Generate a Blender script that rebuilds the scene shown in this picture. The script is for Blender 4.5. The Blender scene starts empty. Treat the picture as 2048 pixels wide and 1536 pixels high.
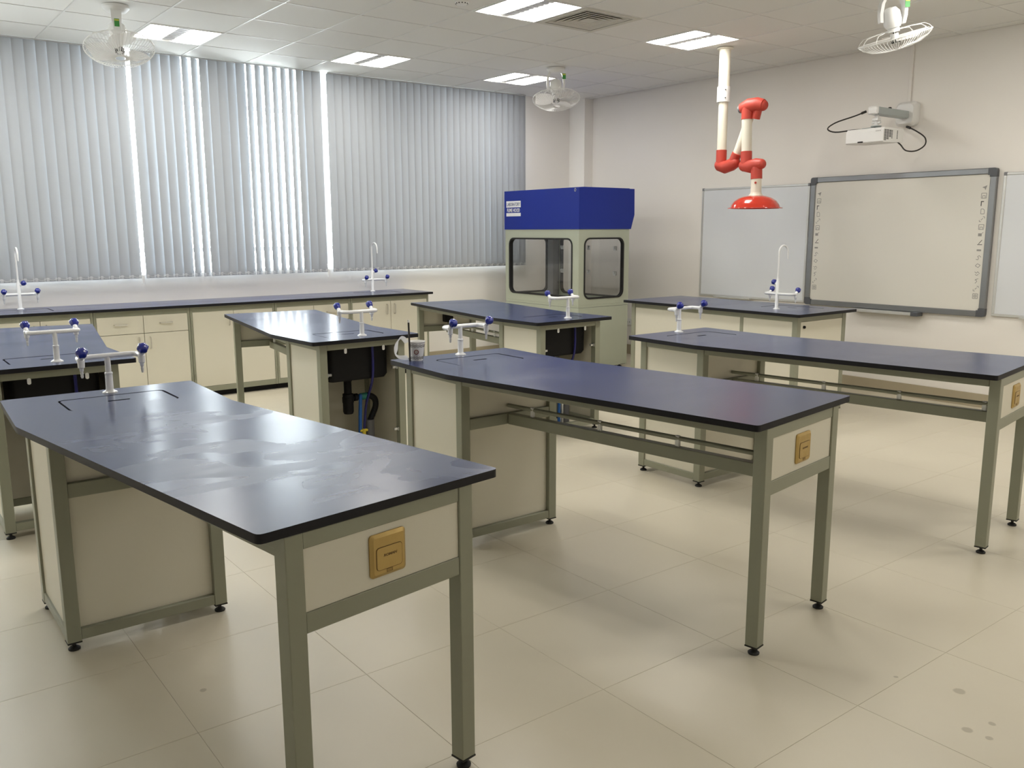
import bpy, bmesh, math, random
from mathutils import Matrix, Vector, Euler
random.seed(7)
SC = bpy.context.scene
COL = SC.collection
PI = math.pi
def rad(a): return math.radians(a)

# ------------------------------------------------------------------ camera
cam_d = bpy.data.cameras.new('camera'); cam = bpy.data.objects.new('camera', cam_d); COL.objects.link(cam)
_r = Vector((0.79245, -0.60992, -0.00363)); _u = Vector((0.10985, 0.13686, 0.98448)); _w = Vector((0.59996, 0.78055, -0.17546))
cam.matrix_world = Matrix(((_r.x, _u.x, -_w.x, -2.80048), (_r.y, _u.y, -_w.y, -6.37036), (_r.z, _u.z, -_w.z, 1.57480), (0, 0, 0, 1)))
cam_d.sensor_fit = 'HORIZONTAL'; cam_d.sensor_width = 36.0; cam_d.lens = 1731.95 * 36 / 2048
cam_d.clip_start = 0.05; cam_d.clip_end = 200
SC.camera = cam
# ------------------------------------------------------------------ light and exposure
SKY_STRENGTH = 11.5
LAMP_STRENGTH = 20.5
SC.view_settings.view_transform = 'Standard'; SC.view_settings.look = 'None'
SC.view_settings.gamma = 1.0; SC.view_settings.use_curve_mapping = False
SC.view_settings.exposure = 0.2
SC.cycles.caustics_reflective = False; SC.cycles.caustics_refractive = False; SC.cycles.adaptive_threshold = 0.02
wd = bpy.data.worlds.new('sky'); SC.world = wd; wd.use_nodes = True
_bg = wd.node_tree.nodes['Background']
_bg.inputs['Color'].default_value = (0.90, 0.95, 1.0, 1); _bg.inputs['Strength'].default_value = SKY_STRENGTH

# ------------------------------------------------------------------ key sizes (metres)
H = 3.2203; CP = 0.6198          # ceiling height, ceiling grid pitch
XR = 5.1155; YW = 2.4842         # right wall, window wall
XL = -4.6; YN = -7.4             # unseen left and near walls
ZT = 0.897; TH = 0.024           # worktop height and thickness
FT = 0.6; FX0 = -1.4594; FY0 = -3.7592

# ------------------------------------------------------------------ materials
MATS = {}
def nmat(name, col, rough=0.5, metal=0.0, spec=0.5, noise=None, bump=None, coat=0.0, rnoise=None, emit=None, trans=0.0):
    """principled material; noise=(scale, amount) varies the colour, rnoise=(scale, lo, hi) the roughness, bump=(scale, strength)"""
    m = bpy.data.materials.new(name); m.use_nodes = True
    nt = m.node_tree; N = nt.nodes; L = nt.links
    b = N['Principled BSDF']
    b.inputs['Base Color'].default_value = (*col, 1); b.inputs['Roughness'].default_value = rough
    b.inputs['Metallic'].default_value = metal; b.inputs['Specular IOR Level'].default_value = spec
    b.inputs['Coat Weight'].default_value = coat
    if emit:
        b.inputs['Emission Color'].default_value = (*emit[0], 1); b.inputs['Emission Strength'].default_value = emit[1]
    tc = N.new('ShaderNodeTexCoord')
    def tex(scale, detail=4):
        n = N.new('ShaderNodeTexNoise'); n.inputs['Scale'].default_value = scale; n.inputs['Detail'].default_value = detail
        L.new(tc.outputs['Object'], n.inputs['Vector']); return n
    if noise:
        n = tex(noise[0]); mx = N.new('ShaderNodeMix'); mx.data_type = 'RGBA'
        a = noise[1]
        mx.inputs[6].default_value = (*[max(0, c * (1 - a)) for c in col], 1)
        mx.inputs[7].default_value = (*[min(1, c * (1 + a)) for c in col], 1)
        L.new(n.outputs['Fac'], mx.inputs[0]); L.new(mx.outputs[2], b.inputs['Base Color'])
    if rnoise:
        n = tex(rnoise[0]); mr = N.new('ShaderNodeMapRange')
        mr.inputs['From Min'].default_value = 0.35; mr.inputs['From Max'].default_value = 0.65
        mr.inputs['To Min'].default_value = rnoise[1]; mr.inputs['To Max'].default_value = rnoise[2]
        L.new(n.outputs['Fac'], mr.inputs['Value']); L.new(mr.outputs['Result'], b.inputs['Roughness'])
    if bump:
        n = tex(bump[0], 6); bp = N.new('ShaderNodeBump'); bp.inputs['Strength'].default_value = bump[1]; bp.inputs['Distance'].default_value = 0.004
        L.new(n.outputs['Fac'], bp.inputs['Height']); L.new(bp.outputs['Normal'], b.inputs['Normal'])
    MATS[name] = m
    return m

nmat('wall', (0.85, 0.815, 0.765), 0.7, spec=0.3, noise=(1.2, 0.03), bump=(60, 0.05))
nmat('wall_back', (0.86, 0.83, 0.785), 0.7, spec=0.3, noise=(1.2, 0.02), bump=(60, 0.05))
nmat('ceiling_tile', (0.80, 0.795, 0.765), 0.75, spec=0.25, bump=(220, 0.12))
nmat('grid_metal', (0.76, 0.755, 0.73), 0.35, spec=0.5)
nmat('skirting', (0.40, 0.345, 0.24), 0.45, noise=(4, 0.06))
nmat('frame_paint', (0.285, 0.290, 0.215), 0.42, noise=(3, 0.05), bump=(240, 0.03))
nmat('cream_panel', (0.72, 0.685, 0.57), 0.45, noise=(2.2, 0.03))
nmat('black_edge', (0.006, 0.006, 0.009), 0.5, spec=0.3)
nmat('black_plastic', (0.004, 0.004, 0.005), 0.6, spec=0.25)
nmat('rubber', (0.012, 0.012, 0.012), 0.65)
nmat('white_enamel', (0.86, 0.87, 0.88), 0.22, coat=0.3)
nmat('white_plastic', (0.82, 0.82, 0.80), 0.35)
nmat('warm_white_tube', (0.82, 0.78, 0.66), 0.4)
nmat('clear_plastic', (0.75, 0.76, 0.76), 0.15)
nmat('knob_blue', (0.008, 0.020, 0.27), 0.22, coat=0.5)
nmat('hood_blue', (0.008, 0.026, 0.27), 0.45, spec=0.35, noise=(2, 0.05))
nmat('hood_green', (0.44, 0.47, 0.37), 0.4, noise=(2, 0.03))
nmat('hood_liner', (0.70, 0.70, 0.66), 0.35)
nmat('arm_red', (0.55, 0.062, 0.040), 0.45)
nmat('dome_red', (0.62, 0.045, 0.022), 0.16, coat=0.6)
nmat('brass', (0.50, 0.35, 0.125), 0.42, metal=0.6, rnoise=(40, 0.32, 0.5))
nmat('brass_dark', (0.16, 0.09, 0.02), 0.5)
nmat('steel', (0.62, 0.63, 0.63), 0.3, metal=0.9)
nmat('grey_handle', (0.56, 0.53, 0.46), 0.4, metal=0.35)
nmat('grey_plastic', (0.22, 0.22, 0.23), 0.5)
nmat('alu', (0.25, 0.255, 0.265), 0.33, metal=0.7)
nmat('alu_light', (0.62, 0.62, 0.60), 0.35, metal=0.5)
nmat('corner_grey', (0.085, 0.09, 0.10), 0.45)
nmat('whiteboard', (0.72, 0.74, 0.765), 0.16, spec=0.5)
nmat('smartboard', (0.74, 0.715, 0.645), 0.45)
nmat('icon_grey', (0.30, 0.29, 0.27), 0.6)
nmat('icon_black', (0.03, 0.03, 0.03), 0.6)
nmat('proj_white', (0.80, 0.79, 0.77), 0.4)
nmat('proj_grey', (0.40, 0.44, 0.44), 0.4)
nmat('cable_black', (0.015, 0.012, 0.010), 0.5)
nmat('sticker_white', (0.85, 0.85, 0.86), 0.5)
nmat('sticker_navy', (0.01, 0.025, 0.16), 0.5)
nmat('sticker_green', (0.05, 0.30, 0.06), 0.5)
nmat('sticker_yellow', (0.60, 0.62, 0.10), 0.5)
nmat('navy_hose', (0.010, 0.010, 0.13), 0.35)
nmat('blue_hose', (0.012, 0.10, 0.36), 0.4)
nmat('teal_tape', (0.03, 0.23, 0.18), 0.5)
nmat('yellow_valve', (0.65, 0.50, 0.03), 0.4)
nmat('grey_pipe', (0.13, 0.13, 0.135), 0.5)
nmat('paper_white', (0.80, 0.79, 0.77), 0.6)
nmat('print_dark', (0.05, 0.04, 0.04), 0.6)
nmat('print_red', (0.16, 0.02, 0.02), 0.6)
nmat('print_mid', (0.42, 0.36, 0.33), 0.6)
nmat('window_frame', (0.72, 0.71, 0.70), 0.4)
nmat('vent_white', (0.62, 0.60, 0.53), 0.5)
nmat('dark_void', (0.02, 0.02, 0.02), 0.8)
nmat('grout', (0.50, 0.45, 0.345), 0.8)
nmat('lamp_louver', (0.55, 0.55, 0.56), 0.3, metal=0.4)
nmat('headrail', (0.55, 0.56, 0.57), 0.4)
nmat('concrete', (0.45, 0.44, 0.42), 0.8)
nmat('lamp_glow', (0.9, 0.9, 0.9), 0.5, emit=((1.0, 0.972, 0.915), LAMP_STRENGTH))

def glass_mat(name, tint, fac, rough=0.0):
    m = bpy.data.materials.new(name); m.use_nodes = True; nt = m.node_tree; nt.nodes.clear()
    o = nt.nodes.new('ShaderNodeOutputMaterial'); t = nt.nodes.new('ShaderNodeBsdfTransparent'); g = nt.nodes.new('ShaderNodeBsdfGlossy')
    t.inputs['Color'].default_value = (*tint, 1); g.inputs['Roughness'].default_value = rough
    lw = nt.nodes.new('ShaderNodeLayerWeight'); lw.inputs['Blend'].default_value = 0.5
    pw = nt.nodes.new('ShaderNodeMath'); pw.operation = 'POWER'; pw.inputs[1].default_value = 4.0; nt.links.new(lw.outputs['Facing'], pw.inputs[0])
    fr = nt.nodes.new('ShaderNodeMath'); fr.operation = 'MULTIPLY_ADD'; fr.inputs[1].default_value = 0.6; fr.inputs[2].default_value = fac; nt.links.new(pw.outputs[0], fr.inputs[0])
    mx = nt.nodes.new('ShaderNodeMixShader')
    nt.links.new(fr.outputs[0], mx.inputs[0]); nt.links.new(t.outputs[0], mx.inputs[1]); nt.links.new(g.outputs[0], mx.inputs[2]); nt.links.new(mx.outputs[0], o.inputs['Surface'])
    MATS[name] = m
glass_mat('pane_glass', (0.96, 0.98, 0.97), 0.04)
glass_mat('hood_glass', (0.988, 0.99, 0.988), 0.03)

def translucent_mat(name, col, amount, alpha=1.0):
    m = bpy.data.materials.new(name); m.use_nodes = True; nt = m.node_tree; nt.nodes.clear()
    N = nt.nodes; L = nt.links
    o = N.new('ShaderNodeOutputMaterial'); d = N.new('ShaderNodeBsdfDiffuse'); t = N.new('ShaderNodeBsdfTranslucent'); mx = N.new('ShaderNodeMixShader')
    tc = N.new('ShaderNodeTexCoord'); n = N.new('ShaderNodeTexNoise'); n.inputs['Scale'].default_value = 350
    L.new(tc.outputs['Object'], n.inputs['Vector'])
    cm = N.new('ShaderNodeMix'); cm.data_type = 'RGBA'
    cm.inputs[6].default_value = (*[c * 0.95 for c in col], 1); cm.inputs[7].default_value = (*[min(1, c * 1.05) for c in col], 1)
    L.new(n.outputs['Fac'], cm.inputs[0]); L.new(cm.outputs[2], d.inputs['Color']); L.new(cm.outputs[2], t.inputs['Color'])
    mx.inputs[0].default_value = amount
    L.new(d.outputs[0], mx.inputs[1]); L.new(t.outputs[0], mx.inputs[2])
    if alpha < 1:
        tr = N.new('ShaderNodeBsdfTransparent'); m2 = N.new('ShaderNodeMixShader'); m2.inputs[0].default_value = alpha
        L.new(tr.outputs[0], m2.inputs[1]); L.new(mx.outputs[0], m2.inputs[2]); L.new(m2.outputs[0], o.inputs['Surface'])
    else:
        L.new(mx.outputs[0], o.inputs['Surface'])
    MATS[name] = m
translucent_mat('blind_fabric', (0.38, 0.395, 0.415), 0.036)
translucent_mat('fan_blade', (0.82, 0.80, 0.78), 0.4, 0.75)
translucent_mat('thin_film', (0.85, 0.85, 0.86), 0.35, 0.8)

def navy_mat():
    m = bpy.data.materials.new('navy_laminate'); m.use_nodes = True; nt = m.node_tree; N = nt.nodes; L = nt.links
    b = N['Principled BSDF']; b.inputs['Specular IOR Level'].default_value = 0.55
    ge = N.new('ShaderNodeNewGeometry')
    def noise(scale, detail, dist, sc, rz):
        mp = N.new('ShaderNodeMapping'); mp.inputs['Scale'].default_value = sc; mp.inputs['Rotation'].default_value = (0, 0, rz); L.new(ge.outputs['Position'], mp.inputs['Vector'])
        n = N.new('ShaderNodeTexNoise'); n.inputs['Scale'].default_value = scale; n.inputs['Detail'].default_value = detail; n.inputs['Distortion'].default_value = dist; L.new(mp.outputs[0], n.inputs['Vector']); return n
    def remap(src, a, b_, c, d):
        r = N.new('ShaderNodeMapRange'); r.inputs['From Min'].default_value = a; r.inputs['From Max'].default_value = b_; r.inputs['To Min'].default_value = c; r.inputs['To Max'].default_value = d; L.new(src, r.inputs['Value']); return r.outputs['Result']
    def math2(op, a, b_):
        n = N.new('ShaderNodeMath'); n.operation = op
        for i, v in enumerate((a, b_)):
            if isinstance(v, (int, float)): n.inputs[i].default_value = v
            else: L.new(v, n.inputs[i])
        return n.outputs[0]
    broad = remap(noise(1.6, 3, 0.6, (1, 1.6, 1), 0.5).outputs['Fac'], 0.4, 0.62, 0.0, 1.0)
    # dried wipe marks of cleaning water on one table
    sm1 = remap(noise(1.9, 3, 1.1, (1.0, 2.0, 1), 0.75).outputs['Fac'], 0.47, 0.52, 0.0, 1.0)
    sm2 = remap(noise(5.0, 4, 1.0, (0.5, 2.4, 1), 0.35).outputs['Fac'], 0.35, 0.65, 0.4, 1.0)
    dv = N.new('ShaderNodeVectorMath'); dv.operation = 'DISTANCE'; dv.inputs[1].default_value = (-1.62, -3.72, 0.897); L.new(ge.outputs['Position'], dv.inputs[0])
    reg = remap(dv.outputs['Value'], 0.45, 0.95, 1.0, 0.0)
    film = math2('MULTIPLY', math2('MULTIPLY', sm1, sm2), reg)
    rough = math2('ADD', math2('ADD', remap(broad, 0, 1, 0.205, 0.245), 0.0), math2('MULTIPLY', film, 0.15))
    L.new(rough, b.inputs['Roughness'])
    c1 = N.new('ShaderNodeMix'); c1.data_type = 'RGBA'; c1.inputs[6].default_value = (0.025, 0.040, 0.118, 1); c1.inputs[7].default_value = (0.029, 0.044, 0.124, 1); L.new(broad, c1.inputs[0])
    c2 = N.new('ShaderNodeMix'); c2.data_type = 'RGBA'; c2.inputs[7].default_value = (0.085, 0.105, 0.175, 1); L.new(c1.outputs[2], c2.inputs[6]); L.new(film, c2.inputs[0])
    L.new(c2.outputs[2], b.inputs['Base Color'])
    MATS['navy_laminate'] = m
navy_mat()

def floor_mat():
    m = bpy.data.materials.new('floor_tile'); m.use_nodes = True; nt = m.node_tree; N = nt.nodes; L = nt.links
    b = N['Principled BSDF']; b.inputs['Specular IOR Level'].default_value = 0.4
    ge = N.new('ShaderNodeNewGeometry')
    n1 = N.new('ShaderNodeTexNoise'); n1.inputs['Scale'].default_value = 1.7; n1.inputs['Detail'].default_value = 5; L.new(ge.outputs['Position'], n1.inputs['Vector'])
    n2 = N.new('ShaderNodeTexNoise'); n2.inputs['Scale'].default_value = 9; n2.inputs['Detail'].default_value = 6; L.new(ge.outputs['Position'], n2.inputs['Vector'])
    mx = N.new('ShaderNodeMix'); mx.data_type = 'RGBA'
    mx.inputs[6].default_value = (0.60, 0.545, 0.425, 1); mx.inputs[7].default_value = (0.68, 0.625, 0.50, 1)
    L.new(n1.outputs['Fac'], mx.inputs[0])
    out = mx.outputs[2]
    # a few small scuffs and dried drops
    for (x, y, r) in ((0.111, -5.113, 0.021), (-0.108, -5.241, 0.017), (-0.008, -5.272, 0.012), (-0.099, -5.305, 0.012), (-1.949, -3.497, 0.012), (0.03, -4.93, 0.008)):
        d = N.new('ShaderNodeVectorMath'); d.operation = 'DISTANCE'; d.inputs[1].default_value = (x, y, 0.0)
        ad = N.new('ShaderNodeVectorMath'); ad.operation = 'MULTIPLY_ADD'; ad.inputs[1].default_value = (0.02, 0.02, 0); 
        L.new(n2.outputs['Color'], ad.inputs[0]); L.new(ge.outputs['Position'], ad.inputs[2]); L.new(ad.outputs[0], d.inputs[0])
        mr = N.new('ShaderNodeMapRange'); mr.inputs['From Min'].default_value = r * 0.8; mr.inputs['From Max'].default_value = r * 1.1
        mr.inputs['To Min'].default_value = 0.55; mr.inputs['To Max'].default_value = 0.0
        L.new(d.outputs['Value'], mr.inputs['Value'])
        m2 = N.new('ShaderNodeMix'); m2.data_type = 'RGBA'; m2.inputs[7].default_value = (0.30, 0.26, 0.18, 1)
        L.new(mr.outputs['Result'], m2.inputs[0]); L.new(out, m2.inputs[6]); out = m2.outputs[2]
    L.new(out, b.inputs['Base Color'])
    mr = N.new('ShaderNodeMapRange'); mr.inputs['To Min'].default_value = 0.26; mr.inputs['To Max'].default_value = 0.42
    L.new(n1.outputs['Fac'], mr.inputs['Value']); L.new(mr.outputs['Result'], b.inputs['Roughness'])
    MATS['floor_tile'] = m
floor_mat()

# ------------------------------------------------------------------ mesh builder
class MB:
    def __init__(s, mat=None): s.v = []; s.f = []; s.mat = mat or Matrix(); s.mi = []
    def add(s, vs, fs, mi=0):
        o = len(s.v); s.v += [tuple(s.mat @ Vector(v)) for v in vs]; s.f += [tuple(i + o for i in f) for f in fs]; s.mi += [mi] * len(fs); return s
    def box(s, x0, x1, y0, y1, z0, z1, c=0.0, T=None):
        lo = (min(x0, x1), min(y0, y1), min(z0, z1)); hi = (max(x0, x1), max(y0, y1), max(z0, z1))
        vs = []; fs = []
        if c <= 0:
            vs = [(x, y, z) for x in (lo[0], hi[0]) for y in (lo[1], hi[1]) for z in (lo[2], hi[2])]
            fs = [(0, 1, 3, 2), (4, 6, 7, 5), (0, 4, 5, 1), (2, 3, 7, 6), (0, 2, 6, 4), (1, 5, 7, 3)]
        else:
            c = min(c, *(0.49 * (hi[i] - lo[i]) for i in range(3)))
            idx = {}
            for sx in (0, 1):
                for sy in (0, 1):
                    for sz in (0, 1):
                        sg = (sx, sy, sz)
                        for ax in range(3):
                            p = []
                            for k in range(3):
                                e = hi[k] if sg[k] else lo[k]
                                if k != ax: e += -c if sg[k] else c
                                p.append(e)
                            idx[(sx, sy, sz, ax)] = len(vs); vs.append(tuple(p))
            for ax in range(3):
                a, b = [k for k in range(3) if k != ax]
                for sd in (0, 1):
                    q = []
                    for (p1, p2) in ((0, 0), (1, 0), (1, 1), (0, 1)):
                        sg = [0, 0, 0]; sg[ax] = sd; sg[a] = p1; sg[b] = p2; q.append(idx[(*sg, ax)])
                    fs.append(tuple(q))
                for p1 in (0, 1):          # edges parallel to ax
                    for p2 in (0, 1):
                        g0 = [0, 0, 0]; g0[a] = p1; g0[b] = p2; g1 = list(g0); g1[ax] = 1
                        fs.append((idx[(*g0, a)], idx[(*g0, b)], idx[(*g1, b)], idx[(*g1, a)]))
            for sx in (0, 1):
                for sy in (0, 1):
                    for sz in (0, 1): fs.append(tuple(idx[(sx, sy, sz, k)] for k in range(3)))
        if T: vs = [tuple(T @ Vector(v)) for v in vs]
        return s.add(vs, fs)
    def beam(s, p0, p1, w, h, c=0.0, roll=0.0):
        """box of width w (horizontal) and height h along p0-p1, p0 and p1 on its centre line"""
        p0 = Vector(p0); p1 = Vector(p1); d = p1 - p0; q = d.to_track_quat('X', 'Z')
        T = Matrix.Translation(p0) @ q.to_matrix().to_4x4()
        return s.box(0, d.length, -w / 2, w / 2, -h / 2, h / 2, c, T)
    def lathe(s, prof, seg=20, T=None, a0=0.0):
        vs = []; fs = []; n = len(prof)
        for k in range(seg):
            a = a0 + 2 * PI * k / seg
            for (r, z) in prof: vs.append((r * math.cos(a), r * math.sin(a), z))
        for k in range(seg):
            k2 = (k + 1) % seg
            for i in range(n - 1): fs.append((k * n + i, k2 * n + i, k2 * n + i + 1, k * n + i + 1))
        if prof[0][0] > 1e-6: fs.append(tuple(k * n for k in range(seg))[::-1])
        if prof[-1][0] > 1e-6: fs.append(tuple(k * n + n - 1 for k in range(seg)))
        if T: vs = [tuple(T @ Vector(v)) for v in vs]
        return s.add(vs, fs)
    def tube(s, pts, r, seg=10, caps=True, smooth_n=0):
        P = [Vector(p) for p in pts]
        if smooth_n: P = catmull(P, smooth_n)
        R = list(r) if isinstance(r, (list, tuple)) else [r] * len(P)
        if len(R) != len(P): R = [R[0] + (R[-1] - R[0]) * i / (len(P) - 1) for i in range(len(P))]
        t0 = (P[1] - P[0]).normalized(); n = t0.orthogonal().normalized(); vs = []; fs = []
        pt = t0
        for i, p in enumerate(P):
            t = (P[min(i + 1, len(P) - 1)] - P[max(i - 1, 0)]).normalized()
            n = pt.rotation_difference(t) @ n; n = (n - t * n.dot(t)).normalized(); b = t.cross(n); pt = t
            for k in range(seg):
                a = 2 * PI * k / seg; vs.append(tuple(p + (n * math.cos(a) + b * math.sin(a)) * R[i]))
        for i in range(len(P) - 1):
            for k in range(seg):
                k2 = (k + 1) % seg; fs.append((i * seg + k, i * seg + k2, (i + 1) * seg + k2, (i + 1) * seg + k))
        if caps: fs.append(tuple(range(seg))[::-1]); fs.append(tuple((len(P) - 1) * seg + k for k in range(seg)))
        return s.add(vs, fs)
    def cyl(s, p0, p1, r, seg=16, r1=None): return s.tube([p0, p1], [r, r if r1 is None else r1], seg)
    def prism(s, outer, z0, z1, hole=None, T=None):
        """flat polygon (with one optional hole) between z0 and z1"""
        vs = []; fs = []
        n = len(outer)
        if hole is None:
            vs = [(x, y, z0) for x, y in outer] + [(x, y, z1) for x, y in outer]
            fs = [tuple(range(n))[::-1], tuple(range(n, 2 * n))] + [(i, (i + 1) % n, n + (i + 1) % n, n + i) for i in range(n)]
        else:
            if len(hole) == n:
                vs = [(x, y, z) for z in (z0, z1) for L in (outer, hole) for x, y in L]
                for i in range(n):
                    k = (i + 1) % n
                    fs += [(i, k, n + k, n + i), (2 * n + i, 3 * n + i, 3 * n + k, 2 * n + k), (i, 2 * n + i, 2 * n + k, k), (n + i, n + k, 3 * n + k, 3 * n + i)]
                if T: vs = [tuple(T @ Vector(v)) for v in vs]
                return s.add(vs, fs)
            bm = bmesh.new(); E = []
            for loop in (outer, hole):
                bv = [bm.verts.new((x, y, 0)) for x, y in loop]
                E += [bm.edges.new((bv[i], bv[(i + 1) % len(bv)])) for i in range(len(bv))]
            bmesh.ops.triangle_fill(bm, edges=E, use_beauty=True, use_dissolve=False)
            bm.verts.index_update(); bv = [v.co.copy() for v in bm.verts]; N = len(bv)
            vs = [(c.x, c.y, z0) for c in bv] + [(c.x, c.y, z1) for c in bv]
            for f in bm.faces:
                q = [v.index for v in f.verts]; fs.append(tuple(q)); fs.append(tuple(i + N for i in q[::-1]))
            bm.free(); m = len(hole)
            for base, cnt in ((0, n), (n, m)):
                fs += [(base + i, base + (i + 1) % cnt, N + base + (i + 1) % cnt, N + base + i) for i in range(cnt)]
        if T: vs = [tuple(T @ Vector(v)) for v in vs]
        return s.add(vs, fs)
    def sphere(s, c, r, seg=14, rings=9, sc=(1, 1, 1)):
        prof = [(r * math.sin(PI * i / rings), -r * math.cos(PI * i / rings)) for i in range(rings + 1)]
        prof[0] = (0.0, -r); prof[-1] = (0.0, r)
        return s.lathe([(max(a, 1e-5), z) for a, z in prof], seg, Matrix.Translation(c) @ Matrix.Diagonal((*sc, 1)))
    def mesh(s, name, angle=35):
        me = bpy.data.meshes.new(name); me.from_pydata(s.v, [], s.f)
        bm = bmesh.new(); bm.from_mesh(me); bmesh.ops.recalc_face_normals(bm, faces=bm.faces); bm.to_mesh(me); bm.free()
        me.polygons.foreach_set('use_smooth', [True] * len(me.polygons)); me.set_sharp_from_angle(angle=rad(angle)); me.update()
        return me
    def build(s, name, mat, parent=None, loc=None, angle=35):
        me = s.mesh(name, angle); me.materials.append(MATS[mat]); return link(name, me, parent, loc)

def catmull(P, n):
    out = []
    for i in range(len(P) - 1):
        p0 = P[max(i - 1, 0)]; p1 = P[i]; p2 = P[i + 1]; p3 = P[min(i + 2, len(P) - 1)]
        for k in range(n):
            t = k / n
            out.append(0.5 * ((2 * p1) + (p2 - p0) * t + (2 * p0 - 5 * p1 + 4 * p2 - p3) * t * t + (3 * p1 - p0 - 3 * p2 + p3) * t ** 3))
    out.append(P[-1]); return out
def rrect(cx, cy, w, h, r, n=5):
    out = []
    for (sx, sy, a0) in ((1, 1, 0), (-1, 1, 90), (-1, -1, 180), (1, -1, 270)):
        for k in range(n + 1):
            a = rad(a0 + 90 * k / n); out.append((cx + sx * (w / 2 - r) + r * math.cos(a), cy + sy * (h / 2 - r) + r * math.sin(a)))
    return out
def link(name, me, parent=None, loc=None):
    o = bpy.data.objects.new(name, me); COL.objects.link(o)
    if parent: o.parent = parent
    if loc: o.location = loc
    return o
def tag(o, label, cat, group=None):
    o['label'] = label; o['category'] = cat
    if group: o['group'] = group
    return o
def thing(name, label, cat, loc=(0, 0, 0), rz=0.0, group=None):
    o = bpy.data.objects.new(name, None); COL.objects.link(o); o.location = loc; o.rotation_euler = (0, 0, rz); o.empty_display_size = 0.1
    return tag(o, label, cat, group)
def struct(o): o['kind'] = 'structure'; return o
def copy_tree(o, parent=None):
    c = o.copy(); COL.objects.link(c); c.parent = parent
    for ch in list(o.children): copy_tree(ch, c)
    return c
def text_mesh(txt, size, depth, bold=0.0, shear=0.0, sx=1.0):
    cu = bpy.data.curves.new('t', 'FONT'); cu.body = txt; cu.size = size; cu.extrude = depth / 2; cu.align_x = 'CENTER'; cu.align_y = 'CENTER'
    cu.offset = bold; cu.shear = shear; cu.resolution_u = 3
    ob = bpy.data.objects.new('t', cu); COL.objects.link(ob)
    dg = bpy.context.evaluated_depsgraph_get(); me = bpy.data.meshes.new_from_object(ob.evaluated_get(dg))
    bpy.data.objects.remove(ob); bpy.data.curves.remove(cu)
    for v in me.vertices: v.co.x *= sx
    me.materials.clear(); return me
def text_obj(name, txt, size, mat, parent, M, bold=0.0, depth=0.0008, shear=0.0, sx=1.0):
    me = text_mesh(txt, size, depth, bold, shear, sx); me.transform(M); me.materials.append(MATS[mat]); return link(name, me, parent)
# frame with x axis e1, y axis e2, normal e1 x e2 at point o
def basis(o, e1, e2):
    e1 = Vector(e1).normalized(); e2 = Vector(e2).normalized(); e3 = e1.cross(e2)
    return Matrix(((e1.x, e2.x, e3.x, o[0]), (e1.y, e2.y, e3.y, o[1]), (e1.z, e2.z, e3.z, o[2]), (0, 0, 0, 1)))

# ================================================================== SETTING
# floor: slab with recessed joints, each tile its own piece
fl = struct(MB().box(XL - 0.2, XR + 0.2, YN - 0.2, YW + 0.25, -0.15, -0.0010).build('floor', 'grout'))
tile_cache = {}
def grid_tiles(x0, p, xa, xb):
    out = []; k = math.floor((xa - x0) / p)
    while x0 + k * p < xb - 1e-4:
        a = max(xa, x0 + k * p); b = min(xb, x0 + (k + 1) * p)
        if b - a > 0.02: out.append((a, b, k))
        k += 1
    return out
for (xa, xb, i) in grid_tiles(FX0, FT, XL, XR):
    for (ya, yb, j) in grid_tiles(FY0, FT, YN, YW):
        key = (round(xb - xa, 3), round(yb - ya, 3))
        if key not in tile_cache:
            g = 0.0007; w = key[0] / 2 - g; h = key[1] / 2 - g
            me = MB().box(-w, w, -h, h, -0.010, 0.0, 0.0006).mesh('floor_tile'); me.materials.append(MATS['floor_tile']); tile_cache[key] = me
        link('floor_tile', tile_cache[key], fl, ((xa + xb) / 2, (ya + yb) / 2, 0.0))

# ceiling: grid of bars with lay-in tiles
def clines(a, b): return [k * CP for k in range(math.ceil(a / CP), math.floor(b / CP) + 1)]
cm = MB()
for x in clines(XL, XR): cm.box(x - 0.007, x + 0.007, YN, YW, H, H + 0.012)
for y in clines(YN, YW): cm.box(XL, XR, y - 0.007, y + 0.007, H + 0.0004, H + 0.012)
cm.box(XL - 0.2, XR + 0.2, YN - 0.2, YW + 0.25, H + 0.16, H + 0.30)
ce = struct(cm.build('ceiling', 'grid_metal'))
LIGHTS = [(-1, 2), (2, 2), (5, 2), (2, -2), (5, -2)]
LIGHTS_OFF = [(-1, -2), (-4, 2), (-4, -2), (-1, -6), (2, -6), (5, -6), (2, -10), (5, -10)]
VENT = (3, -2)
ctc = {}
for (xa, xb, i) in grid_tiles(0, CP, XL, XR):
    for (ya, yb, j) in grid_tiles(0, CP, YN, YW):
        if (i, j) in LIGHTS or (i, j) in LIGHTS_OFF or (i, j) == VENT: continue
        key = (round(xb - xa, 3), round(yb - ya, 3))
        if key not in ctc:
            w = key[0] / 2 - 0.0015; h = key[1] / 2 - 0.0015
            me = MB().box(-w, w, -h, h, 0.0, 0.014, 0.003).mesh('ceiling_tile'); me.materials.append(MATS['ceiling_tile']); ctc[key] = me
        link('ceiling_tile', ctc[key], ce, ((xa + xb) / 2, (ya + yb) / 2, H + 0.0035))

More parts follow.
